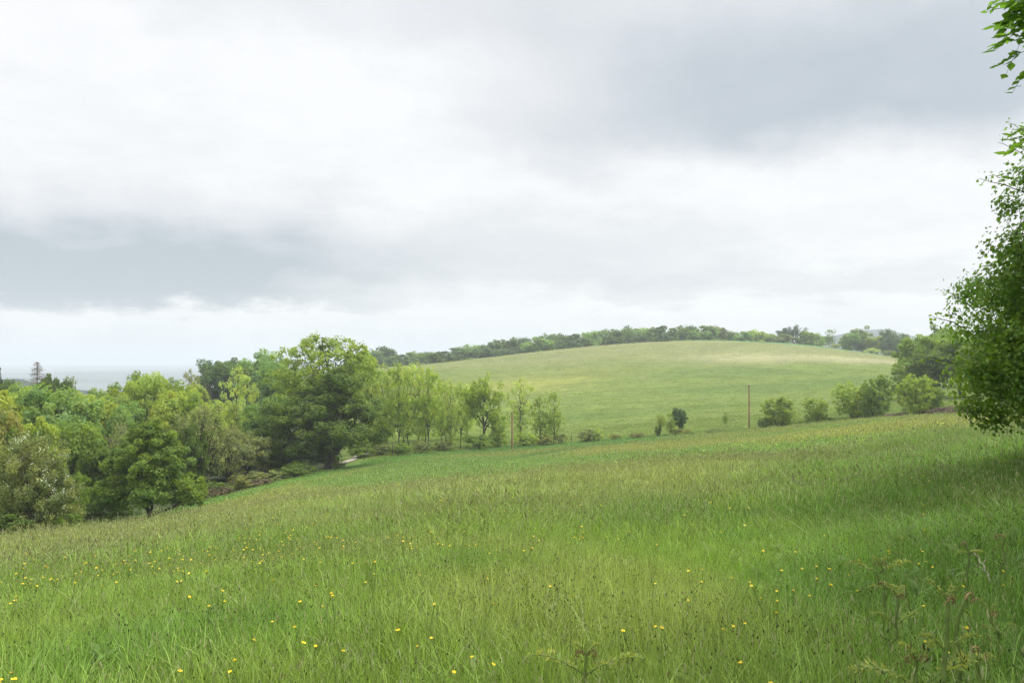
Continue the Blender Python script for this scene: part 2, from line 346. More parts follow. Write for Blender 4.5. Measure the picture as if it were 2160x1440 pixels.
# ------------------------------------------------------------------ ground sheet
def build_ground():
    az = np.concatenate([np.arange(-180, -46, 3.), np.arange(-46, 46, .14), np.arange(46, 180, 3.)])
    r = np.exp(np.linspace(math.log(.5), math.log(8400.), 440))
    A, Rr = np.meshgrid(np.radians(az), r, indexing='ij')
    x, y = Rr * np.sin(A), Rr * np.cos(A)
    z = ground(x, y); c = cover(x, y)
    n, k = x.shape
    V = np.concatenate([np.stack([x, y, z], -1).reshape(-1, 3), [[0, 0, -EYE]]])
    C = np.concatenate([c.reshape(-1, 3), [[.1, .16, .03]]])
    i = np.arange(n)[:, None]; i2 = (i + 1) % n; j = np.arange(k - 1)[None, :]
    q = np.stack([i * k + j, i * k + j + 1, i2 * k + j + 1, i2 * k + j], -1).reshape(-1, 4)
    ii = np.arange(n); t = np.stack([np.full(n, n * k), ii * k, ((ii + 1) % n) * k], -1)
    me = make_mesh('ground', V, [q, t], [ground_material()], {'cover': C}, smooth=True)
    return set_props(link(bpy.data.objects.new('ground', me)), 'green meadow sloping to a hedge line and rising to a rounded grassy hill', 'ground', kind='structure')
build_ground()

def mound(name, label, px0, d, sx, sy, top, mat, seed):
    cx, cy = at(px0, d)
    u = np.linspace(-2.6, 2.6, 120); X, Y = np.meshgrid(u, u, indexing='ij')
    x = cx + X * sx; y = cy + Y * sy
    base = ground(x, y)
    e = np.exp(-.5 * (np.abs(X) ** 2.4 + np.abs(Y) ** 2.4)) * (.86 + .28 * fbm(x, y, sx * .7, seed))
    e = np.clip(e - .04, 0, None)
    z = base - 2 + (top - base.mean()) * e + (fbm(x, y, 16, seed + 3) - .5) * 5 * (e > .02)
    k = 120; i = np.arange(k - 1)[:, None]; j = np.arange(k - 1)[None]
    q = np.stack([i * k + j, (i + 1) * k + j, (i + 1) * k + j + 1, i * k + j + 1], -1).reshape(-1, 4)
    o = link(bpy.data.objects.new(name, make_mesh(name, np.stack([x, y, z], -1).reshape(-1, 3), [q], [mat], smooth=True)))
    return set_props(o, label, 'hill', kind='structure')
FOREST = plain_material('forested_slope', (.045, .066, .055), .95, .03, .45, .05)  # forest green shifted to blue, haze painted into the slope colour
mound('far_hill', 'long pale blue hill far off behind the trees on the right', 1820, 1700, 145, 200, 66, FOREST, 61)
mound('wooded_ridge', 'low dark blue wooded ridge at the left edge behind the trees', -30, 620, 42, 60, -13.5, FOREST, 62)

# ------------------------------------------------------------------ trees
KITE = np.array([[0, 0, 0], [.42, .45, .07], [0, 1, 0], [-.42, .45, .07]]) - np.array([0, .5, 0])
KITE_F = [[[0, 1, 2, 3]]]
_ol = [(.30, .22), (.44, .5), (.30, .8)]
HZ = np.array([[0, 0, 0], [0, .25, -.05], [0, .5, -.07], [0, .8, -.04], [0, 1.05, 0]] + [[x, y, .05] for x, y in _ol] + [[-x, y, .05] for x, y in _ol]) - np.array([0, .1, 0])
HZ_F = [[[0, 5, 1], [3, 7, 4], [0, 1, 8], [3, 4, 10]], [[1, 5, 6, 2], [2, 6, 7, 3], [1, 2, 9, 8], [2, 3, 10, 9]]]

def curve(p0, p1, rg, sag=.15, n=6, up=.0):
    p0, p1 = np.asarray(p0, float), np.asarray(p1, float)
    t = np.linspace(0, 1, n)[:, None]; L = np.linalg.norm(p1 - p0)
    b = rg.normal(size=3) * sag * L * np.array([1, 1, .5]) + np.array([0, 0, up * L])
    P = p0 * (1 - t) + p1 * t + b * (t * (1 - t)) * 2
    P[1:-1] += rg.normal(size=(n - 2, 3)) * L * .02
    return P

def lobe_points(lobes, n, rg, shell=.45, gap=0):
    vol = np.array([l[3] * l[4] * l[5] for l in lobes]) ** .8; k = rg.choice(len(lobes), n, p=vol / vol.sum())
    Lb = np.array(lobes)[k]
    d = rg.normal(size=(n, 3)); d /= np.linalg.norm(d, axis=1)[:, None]
    rr = rg.uniform(0, 1, n) ** shell
    return Lb[:, :3] + d * rr[:, None] * Lb[:, 3:6], d

def crown_tree(seed, lobes, ncl, cr, nl, ls, trunk_top=.72, r0=.022, lean=(0, 0), limbs=9, stems=1, spread=.05, template=(KITE, KITE_F), flat=.75, loose=.35, limb_low=.3, base_z=0, tw=1., upbias=.45, blossom=None):
    """returns (trunk Geo, crown Geo): tapered trunk(s), limbs, twigs to leaf clumps, leaves spread through the clumps"""
    rg = np.random.default_rng(seed)
    tg, cg = Geo(), Geo()
    C, D = lobe_points(lobes, ncl, rg)
    C = C[C[:, 2] > base_z + cr * .5]
    nodes, nrad = [], []
    for s in range(stems):
        a = 2 * np.pi * s / max(stems, 1) + rg.uniform(-.4, .4)
        off = np.array([math.cos(a), math.sin(a), 0]) * (0 if stems == 1 else spread)
        tip = np.array([lean[0], lean[1], trunk_top]) + (off * 5 * np.array([1, 1, 0]) + np.array([0, 0, rg.uniform(-.25, .05)]) if stems > 1 else 0)
        P = curve(off * .5 + [0, 0, -.03], tip, rg, .06, 10)
        t = np.linspace(0, 1, 10)
        rr = r0 * (1 - .8 * t) * (1 + .5 * np.exp(-t * 14)) * (1 if stems == 1 else .55)
        tg.tube(P, rr, 7)
        lo = max(1, int(limb_low * 10)); nodes += list(P[lo:]); nrad += list(rr[lo:])
    base_nodes = len(nodes)
    for i in range(limbs):
        k = rg.integers(0, base_nodes); p = nodes[k]
        c = C[rg.integers(0, len(C))]
        if c[2] < p[2] - .12 and rg.random() < .6: c = C[np.argmax(C[:, 2] - .5 * np.linalg.norm(C - p, axis=1))] if i % 3 else c
        P = curve(p, p * .12 + c * .88, rg, .10, 7, .06); rr = np.linspace(nrad[k] * .72, max(nrad[k] * .16, .0015), 7)
        tg.tube(P, rr, 5); nodes += list(P[2:]); nrad += list(rr[2:])
    NB, RB = np.array(nodes), np.array(nrad)
    for c in C:
        d = np.linalg.norm(NB - c, axis=1) + .6 * np.clip(NB[:, 2] - c[2], 0, None)
        k = int(np.argmin(d))
        P = curve(NB[k], c + rg.normal(size=3) * cr * .25, rg, .12, 5, .05)
        tg.tube(P, np.linspace(min(RB[k] * .6, .006 * tw), .0012 * tw, 5), 3)
    ctr = C.mean(0)
    n = (rg.poisson(nl, len(C))).clip(3); idx = np.repeat(np.arange(len(C)), n); M = len(idx)
    crs = cr * rg.uniform(.65, 1.35, len(C))
    off = rg.normal(size=(M, 3)); off /= np.linalg.norm(off, axis=1)[:, None]
    off *= (rg.uniform(0, 1, M) ** loose)[:, None] * crs[idx][:, None] * np.array([1, 1, flat])
    P = C[idx] + off
    outw = P - ctr; outw /= np.linalg.norm(outw, axis=1)[:, None] + 1e-6
    loc = off / (np.linalg.norm(off, axis=1)[:, None] + 1e-6)
    Nn = rg.normal(size=(M, 3)) * .55 + outw * .45 + loc * .45 + np.array([0, 0, upbias])
    S = ls * rg.uniform(.5, 1.45, M)
    ct = rg.uniform(0, 1, len(C))
    A = np.stack([np.clip(.5 * rg.uniform(0, 1, M) + .5 * rg.uniform(0, 1, len(C))[idx], 0, 1), np.clip(ct[idx] * .7 + rg.uniform(0, .3, M), 0, 1), rg.uniform(0, 1, M)], 1)
    ok = P[:, 2] > base_z
    P, Nn, S, A = P[ok], Nn[ok], S[ok], A[ok]
    Yd = None
    if template[0] is HZ:
        Yd = loc[ok] * .6 + np.array([0, 0, -.45]) + rg.normal(size=(len(P), 3)) * .5
    cg.stamp(template[0], template[1], P, frames(Nn, rg, Yd), S, A)
    if blossom:
        bg = Geo(); nb, bs = blossom
        sel = rg.choice(len(C), nb); d = rg.normal(size=(nb, 3)); d[:, 2] = abs(d[:, 2]); d /= np.linalg.norm(d, axis=1)[:, None]
        pts = np.repeat(C[sel] + d * crs[sel][:, None] * 1.02, 9, 0) + rg.normal(size=(nb * 9, 3)) * bs * 1.3
        bg.stamp(KITE, KITE_F, pts, frames(rg.normal(size=(len(pts), 3)) + [0, 0, .6], rg), bs * rg.uniform(.6, 1.3, len(pts)), rg.uniform(0, 1, (len(pts), 3)))
        return tg, cg, bg
    return tg, cg

def rnd_lobes(seed, n, w=.5, zc=.6, h=.4, base=(0, 0, .58, .36, .36, .34)):
    rg = np.random.default_rng(seed); L = [base]
    for i in range(n):
        a = rg.uniform(0, 2 * np.pi); e = rg.uniform(-.9, 1)
        rr = w * .55 * math.sqrt(max(0, 1 - e * e * .8))
        s = rg.uniform(.14, .23)
        L.append((math.cos(a) * rr, math.sin(a) * rr, zc + e * h * .62, s, s, s * .85))
    return L

PROTO = {}
def proto(name, geos, mat=None):
    PROTO[name] = (geos[0].mesh(name + '_trunk', [BARK], True), geos[1].mesh(name + '_crown', [LEAF['mid']]))
for s in range(3):
    proto(f'round{s}', crown_tree(100 + s, rnd_lobes(s, 9), 150, .085, 120, .030))
    proto(f'tall{s}', crown_tree(120 + s, rnd_lobes(20 + s, 9, w=.46, zc=.58, h=.46, base=(0, 0, .56, .30, .30, .40)), 150, .075, 110, .028))
    proto(f'airy{s}', crown_tree(140 + s, [(0, 0, .62, .38, .38, .36), (.1, .05, .84, .26, .26, .15), (-.16, 0, .45, .30, .30, .20), (.16, .1, .40, .30, .30, .20), (0, 0, .26, .3, .3, .14)], 190, .055, 34, .022, trunk_top=.93, r0=.015, limbs=20, limb_low=.25, loose=.6, tw=.8))
    proto(f'far{s}', crown_tree(160 + s, rnd_lobes(40 + s, 7, base=(0, 0, .50, .42, .42, .46)), 90, .12, 70, .052, r0=.018))
    proto(f'bush{s}', crown_tree(180 + s, rnd_lobes(60 + s, 11, w=.66, zc=.50, h=.56, base=(0, 0, .46, .44, .44, .46)) + [(0, 0, .26, .40, .40, .20)], 330, .060, 80, .021, trunk_top=.8, r0=.016, stems=11, spread=.07, limbs=26, limb_low=.12, loose=.6))
    proto(f'scrub{s}', crown_tree(200 + s, [(0, 0, .40, .45, .45, .36), (.25, 0, .55, .22, .22, .24), (-.25, .1, .5, .22, .22, .25)], 110, .075, 42, .036, trunk_top=.8, r0=.016, stems=9, spread=.06, limbs=20, limb_low=.1, loose=.6))
for s in range(2):
    proto(f'twiggy{s}', crown_tree(220 + s, rnd_lobes(80 + s, 8), 420, .050, 9, .022, r0=.024, limbs=46, loose=.6, tw=1.25))
proto('oakpole', crown_tree(240, rnd_lobes(90, 8, w=.6, zc=.5, h=.5, base=(0, 0, .54, .40, .40, .36)), 170, .066, 62, .026, r0=.024, limbs=22, trunk_top=.86, limb_low=.22))
proto('conifer', crown_tree(241, [(0, 0, .15 + .09 * i, .40 * (1 - .10 * i), .40 * (1 - .10 * i), .07) for i in range(9)], 150, .06, 60, .035, trunk_top=.97, r0=.016, limbs=26, flat=.5))

def place(kind, name, px, d, top, width, mat, label, group=None, rot=None, sink=.1, cat='tree', bark=None, basez=None, depth=None, low=0.):
    x, y = at(px, d); z0 = gz(x, y) if basez is None else basez
    h = Z(top, d) - z0; w = width / F * d; sink += low * h
    root = bpy.data.objects.new(name, None); link(root)
    root.empty_display_size = .1
    root.location = (x, y, z0 - sink); 
    rv = rng.uniform(0, 6.28) if rot is None else rot
    root.rotation_euler = (0, 0, rv); wd = w if depth is None else depth
    root.scale = (w, wd, h + sink)
    set_props(root, label, cat, group)
    tm, cm = PROTO[kind]
    for nm, me, mt in (('trunk', tm, bark or BARK), ('crown', cm, LEAF[mat])):
        o = bpy.data.objects.new(nm, me); link(o); o.parent = root
        o.material_slots[0].link = 'OBJECT'; o.material_slots[0].material = mt
    return root

def unique_tree(name, px, d, top, width, mat, label, geos, cat='tree', bark=None, rot=0., sink=.1, blossom_mat=None):
    x, y = at(px, d); z0 = gz(x, y); h = Z(top, d) - z0; w = width / F * d
    root = bpy.data.objects.new(name, None); link(root)
    root.location = (x, y, z0 - sink); root.rotation_euler = (0, 0, rot); root.scale = (w, w, h + sink)
    set_props(root, label, cat)
    ms = [geos[0].mesh('trunk', [bark or BARK], True), geos[1].mesh('crown', [LEAF[mat]])]
    if len(geos) > 2: ms.append(geos[2].mesh('blossom', [LEAF['blossom']]))
    for nm, me in zip(('trunk', 'crown', 'blossom'), ms):
        o = bpy.data.objects.new(nm, me); link(o); o.parent = root
    return root

# --- tree line behind the hill crest
CREST = [(786,738),(818,731),(850,747),(872,744),(905,740),(940,738),(975,739),(1005,726),(1035,720),(1070,716),(1100,715),(1130,713),(1155,707),(1185,704),(1215,703),(1245,694),(1270,692),(1298,694),(1323,700),(1348,689),(1400,688),(1428,690),(1452,685),(1482,690),(1512,695),(1540,694),(1566,700),(1592,698),(1620,703),(1648,704),(1712,701),(1728,705)]
LAB_A = 'dark bluish tree in the low part of the tree line left of the hill crest'
LAB_B = 'blue-green broadleaf tree in the closed tree line above the rounded hill field'
LAB_C = 'small olive green tree in the low tree line above the bright green field strip'
for i, (px, top) in enumerate(CREST):
    d = 455 + 25 * math.sin(i * 2.1)
    if px < 1000: d = 430 + 20 * math.sin(i * 2.1)
    lab, grp = (LAB_A, 'low trees left of the crest') if px < 985 else (LAB_B, 'trees along the crest') if px < 1500 else (LAB_C, 'low trees above the field strip')
    mat = ('blue', 'dark', 'blue', 'jade')[i % 4] if px < 1500 else ('mid', 'jade', 'fresh', 'mid', 'grey')[i % 5]
    place(f'far{i%3}', 'broadleaf_tree', px, d, top - 2 + rng.normal() * 3.5, rng.uniform(46, 90) if px < 1500 else rng.uniform(44, 58), mat, lab, grp, low=.55)
place('tall0', 'broadleaf_tree', 1375, 448, 690, 34, 'fresh', 'bright green tree standing out in the tree line on the hill crest')
place('airy1', 'pale_trunk_tree', 1325, 445, 684, 36, 'blue', 'tall thin tree with a pale bare trunk rising out of the crest tree line', bark=BARK_D)
place('oakpole', 'pine_tree', 1676, 448, 680, 74, 'conif', 'dark pointed pine standing above the low trees right of the crest', low=.3)
place('far0', 'broadleaf_tree', 1700, 440, 697, 44, 'mid', 'round green tree hugging the right flank of the dark crest pine', low=.4)
place('airy0', 'slender_tree', 1750, 425, 692, 36, 'mid', 'slender open tree standing alone in front of the pale blue hill')
place('round0', 'broadleaf_tree', 1793, 420, 700, 60, 'jade', 'greyish green tree in front of the far blue hill, left of the tallest one', low=.3)
place('tall1', 'broadleaf_tree', 1818, 425, 684, 76, 'mid', 'tallest broad tree in front of the far blue hill', low=.3)
place('round1', 'broadleaf_tree', 1850, 415, 704, 60, 'yellow', 'yellowish low tree beside the tallest tree before the blue hill', low=.3)
place('round2', 'broadleaf_tree', 1888, 405, 693, 76, 'blue', 'bluish tree right of the gap that shows the far blue hill', low=.35)
place('scrub0', 'shrub', 1762, 412, 722, 30, 'yellow', 'small yellow-green shrub at the foot of the slender tree on the ridge', cat='shrub')
place('scrub1', 'shrub', 1797, 405, 728, 16, 'dark', 'tiny dark shrub on the top edge of the bright green strip', cat='shrub')
place('scrub2', 'shrub', 1838, 398, 730, 40, 'pale', 'pale scrubby shrub at the right end of the bright green strip', cat='shrub')
place('scrub0', 'shrub', 1872, 385, 734, 38, 'grey', 'greyish thorny shrub at the right corner of the hill field', cat='shrub')
place('scrub1', 'shrub', 1912, 370, 738, 40, 'pale', 'pale shrub on the field corner against the dark right wood', cat='shrub')
# --- wood on the right, middle distance
place('round0', 'broadleaf_tree', 1950, 175, 694, 120, 'mid', 'broad green tree at the left front of the wood on the right')
place('tall2', 'broadleaf_tree', 1990, 185, 680, 120, 'mid', 'taller tree half hidden behind the big hazel on the right')
place('round2', 'broadleaf_tree', 1972, 150, 742, 140, 'dark', 'low spreading tree overhanging the hill field from the right wood')  # dark leaf colour carries the shade of the lower wood
place('bush1', 'shrub', 1918, 155, 752, 84, 'mid', 'drooping bush at the tip of the right wood over the field', cat='bush')
place('round1', 'broadleaf_tree', 2030, 150, 695, 160, 'mid', 'dark tree filling the wood directly behind the big hazel')
place('round0', 'broadleaf_tree', 2110, 120, 690, 160, 'mid', 'deep green tree behind the hazel at the right picture edge')

# --- bushes and poles on the field boundary
place('bush0', 'hazel_bush', 1643, 122, 832, 84, 'fresh', 'leaning round bush beside the right wooden pole', cat='bush')
place('scrub2', 'hazel_bush', 1612, 121, 874, 34, 'dark', 'small dark bush at the left foot of the leaning bush', cat='bush')
place('bush1', 'hazel_bush', 1720, 119, 834, 58, 'fresh', 'small rounded bush second in the row right of the pole', cat='bush')
place('bush2', 'hazel_bush', 1803, 117, 800, 96, 'fresh', 'largest bush of the row, yellowish with many fine stems', cat='bush')
place('bush0', 'hazel_bush', 1846, 114, 786, 72, 'mid', 'taller darker bush joined to the right side of the largest bush', cat='bush')
place('bush1', 'hazel_bush', 1932, 106, 784, 82, 'fresh', 'dome shaped bush on a short trunk before the brushwood heap', cat='bush')
place('bush2', 'hazel_bush', 1968, 107, 804, 48, 'mid', 'smaller stemmed bush touching the right side of the dome bush', cat='bush')
for px, d, top, w, mat, lab in [
  (1690, 120, 882, 30, 'fresh', 'low leafy scrub between the leaning bush and the rounded bush'),
  (1752, 118, 877, 34, 'mid', 'low scrub at the left foot of the largest bush'),
  (1240, 133, 897, 56, 'grey', 'ragged grey thicket alone right of the last saplings'),
  (1262, 132, 893, 34, 'pale', 'pale leafy shoot growing at the right of the grey thicket'),
  (1298, 132, 909, 32, 'brown', 'small brownish bramble on the hedge line right of the grey thicket'),
  (1345, 131, 908, 46, 'brown', 'low dry bramble left of the ivy covered stump'),
  (1458, 128, 908, 20, 'mid', 'tiny weed clump on the hedge line right of the two little trees'),
  (1520, 127, 903, 60, 'grey', 'pale tangle of dead grass left of the right wooden pole'),
  (1435, 130, 900, 60, 'brown', 'dry brushy strip at the foot of the two little trees')]:
    place(f'scrub{int(px)%3}', 'scrub', px, d, top, w, mat, lab, cat='shrub')
place('airy0', 'small_tree', 1415, 130, 866, 34, 'fresh', 'small bright tree leaning on the left of the dark little tree')
place('round0', 'small_tree', 1433, 129.5, 856, 36, 'blue', 'small dark bluish tree standing on the hedge line in the middle')
place('scrub1', 'ivy_stump', 1388, 130.5, 890, 18, 'dark', 'stump wrapped in dark ivy on the hedge line', cat='stump')
place('twiggy0', 'bare_sapling', 1392, 131, 866, 30, 'yellow', 'bare whippy sapling growing behind the ivy covered stump', cat='sapling')
place('airy2', 'sapling', 1530, 140, 868, 16, 'mid', 'single thin sapling in the hill field left of the right pole', cat='sapling')

# --- young trees in the hedge row, middle of the picture
place('airy0', 'sapling', 1168, 132, 818, 56, 'fresh', 'rightmost young tree of the hedge row, with an open top', cat='tree')
place('airy1', 'sapling', 1138, 132, 828, 50, 'fresh', 'slim young tree just left of the rightmost one in the row', cat='tree')
place('airy2', 'young_ash', 1097, 137, 792, 80, 'pale', 'pale thin leaved ash behind the left wooden pole', cat='tree')
place('oakpole', 'young_oak', 1024, 128, 772, 104, 'fresh', 'dark trunked young oak with a spreading crown left of the left pole', rot=.4)
ASH = [(786, 118, 772, 62, 'pale wispy ash touching the right side of the big oak'),
 (812, 122, 762, 60, 'pale ash standing second from the big oak in the thin row'),
 (839, 119, 758, 62, 'pale ash with a straight dark trunk third from the big oak'),
 (862, 121, 754, 56, 'pale ash with the tallest bright top in the thin row'),
 (884, 124, 757, 56, 'pale ash whose dark trunk leans slightly right in the thin row'),
 (906, 121, 768, 54, 'pale ash with an ivy covered lower trunk in the thin row'),
 (932, 125, 788, 42, 'shorter pale ash of many close stems left of the young oak'),
 (950, 123, 796, 40, 'thin pale ash with twin stems left of the young oak'),
 (970, 126, 800, 40, 'slender pale ash next to the young oak on its left')]
for i, (px, d, top, w, lab) in enumerate(ASH):
    place(f'airy{(i*2)%3}', 'young_ash', px, d, top, w * 1.5, ('pale', 'pale', 'fresh')[i % 3], lab)
for i, (px, d, top, w) in enumerate([(798, 132, 772, 60), (850, 136, 765, 64), (898, 138, 770, 60), (940, 140, 800, 50), (985, 142, 806, 46)]):
    place(f'airy{i%3}', 'young_ash', px, d, top, w * 1.5, 'pale', 'pale ash in the back rank behind the thin row of ash trunks', 'pale ashes of the back rank')
for px, d, top, w, mat, lab in [
  (760, 112, 918, 64, 'mid', 'bushy hedge growth between the big oak and the ash trunks'),
  (800, 114, 922, 66, 'grey', 'grey green hedge shrub under the second and third ash'),
  (846, 114, 925, 66, 'mid', 'leafy hedge shrub under the straight dark ash trunk'),
  (890, 117, 920, 62, 'grey', 'greyish hedge shrub under the leaning ash trunk'),
  (938, 121, 922, 56, 'grey', 'thin hedge scrub under the close stemmed ash'),
  (1008, 125, 902, 66, 'mid', 'round dark bush at the left foot of the young oak'),
  (1052, 129, 898, 54, 'fresh', 'bright bush between the young oak and the left wooden pole'),
  (1108, 130, 902, 62, 'fresh', 'yellow green bush just right of the left wooden pole'),
  (1148, 131, 908, 50, 'brown', 'dull brownish thicket below the last two saplings'),
  (1182, 132, 905, 34, 'grey', 'bare greyish thicket at the right end of the hedge row')]:
    place(f'scrub{int(px)%3}', 'hedge_shrub', px, d, top, w, mat, lab, cat='shrub')

# --- big oak and the taller ash behind it
def lob(cx, cz, rx, rz, cy=0, ry=None): return (cx, cy, cz, rx, ry or rx, rz)
oak = crown_tree(301, [lob(-.05, .48, .34, .26), lob(.10, .80, .20, .17), lob(.28, .55, .20, .17), lob(.36, .36, .13, .12), lob(-.30, .50, .18, .17), lob(-.34, .32, .14, .17),
        lob(-.12, .22, .22, .14, -.05), lob(.18, .34, .2, .12, -.2), lob(-.02, .70, .2, .16, .1), lob(-.2, .12, .16, .10), lob(.02, .12, .14, .08, .1)], 420, .050, 105, .0165,
        trunk_top=.75, r0=.026, lean=(.16, 0), limbs=30, limb_low=.2, tw=.8, base_z=.03)
unique_tree('oak_tree', 684, 96, 762, 296, 'dark', 'large dark green oak with a leaning trunk at the end of the wood', oak)
ashb = crown_tree(302, [lob(0, .80, .30, .16), lob(-.22, .72, .22, .16), lob(.20, .86, .17, .12), lob(.30, .70, .16, .14), lob(.40, .74, .12, .10), lob(-.3, .56, .2, .16), lob(.0, .6, .34, .16), lob(.02, .92, .14, .07), lob(-.14, .88, .12, .07)],
        300, .046, 48, .0165, trunk_top=.95, r0=.02, limbs=40, limb_low=.3, loose=.6, tw=.9)
unique_tree('ash_tree', 680, 108, 698, 262, 'fresh', 'tall pale green open crowned ash rising behind the large oak', ashb)
place('round1', 'broadleaf_tree', 768, 128, 724, 78, 'fresh', 'light green tree filling the gap right of the tall ash top')
place('round2', 'broadleaf_tree', 560, 104, 830, 120, 'jade', 'bluish green tree filling the left flank of the large oak')
place('round0', 'broadleaf_tree', 590, 150, 752, 110, 'jade', 'mid green tree behind the left shoulder of the tall ash')

# --- wood on the left: named crowns from the front to the back
yo = crown_tree(303, [lob(0, .50, .30, .24), lob(-.30, .30, .22, .14), lob(.28, .30, .24, .14), lob(.02, .72, .24, .18), lob(.02, .88, .15, .11), lob(.2, .56, .2, .14), lob(-.2, .52, .2, .14), lob(-.34, .18, .14, .08), lob(.40, .22, .12, .08), lob(0, .28, .3, .12, -.1)],
        330, .052, 110, .0195, trunk_top=.85, r0=.02, limbs=28, limb_low=.15, base_z=.08)
unique_tree('young_oak', 311, 55, 872, 232, 'mid', 'full rounded young oak with a short trunk at the meadow edge', yo)
hw = crown_tree(304, [lob(0, .5, .36, .34), lob(-.2, .4, .3, .3), lob(.22, .34, .24, .22), lob(.05, .75, .26, .18), lob(-.25, .70, .2, .16), lob(.1, .2, .36, .14), lob(-.25, .16, .22, .12)],
        330, .06, 85, .0185, trunk_top=.8, r0=.018, stems=4, limbs=30, limb_low=.1, blossom=(150, .010), base_z=.02)
unique_tree('hawthorn', 72, 47, 888, 205, 'grey', 'hawthorn dotted with white blossom at the left meadow corner', hw)
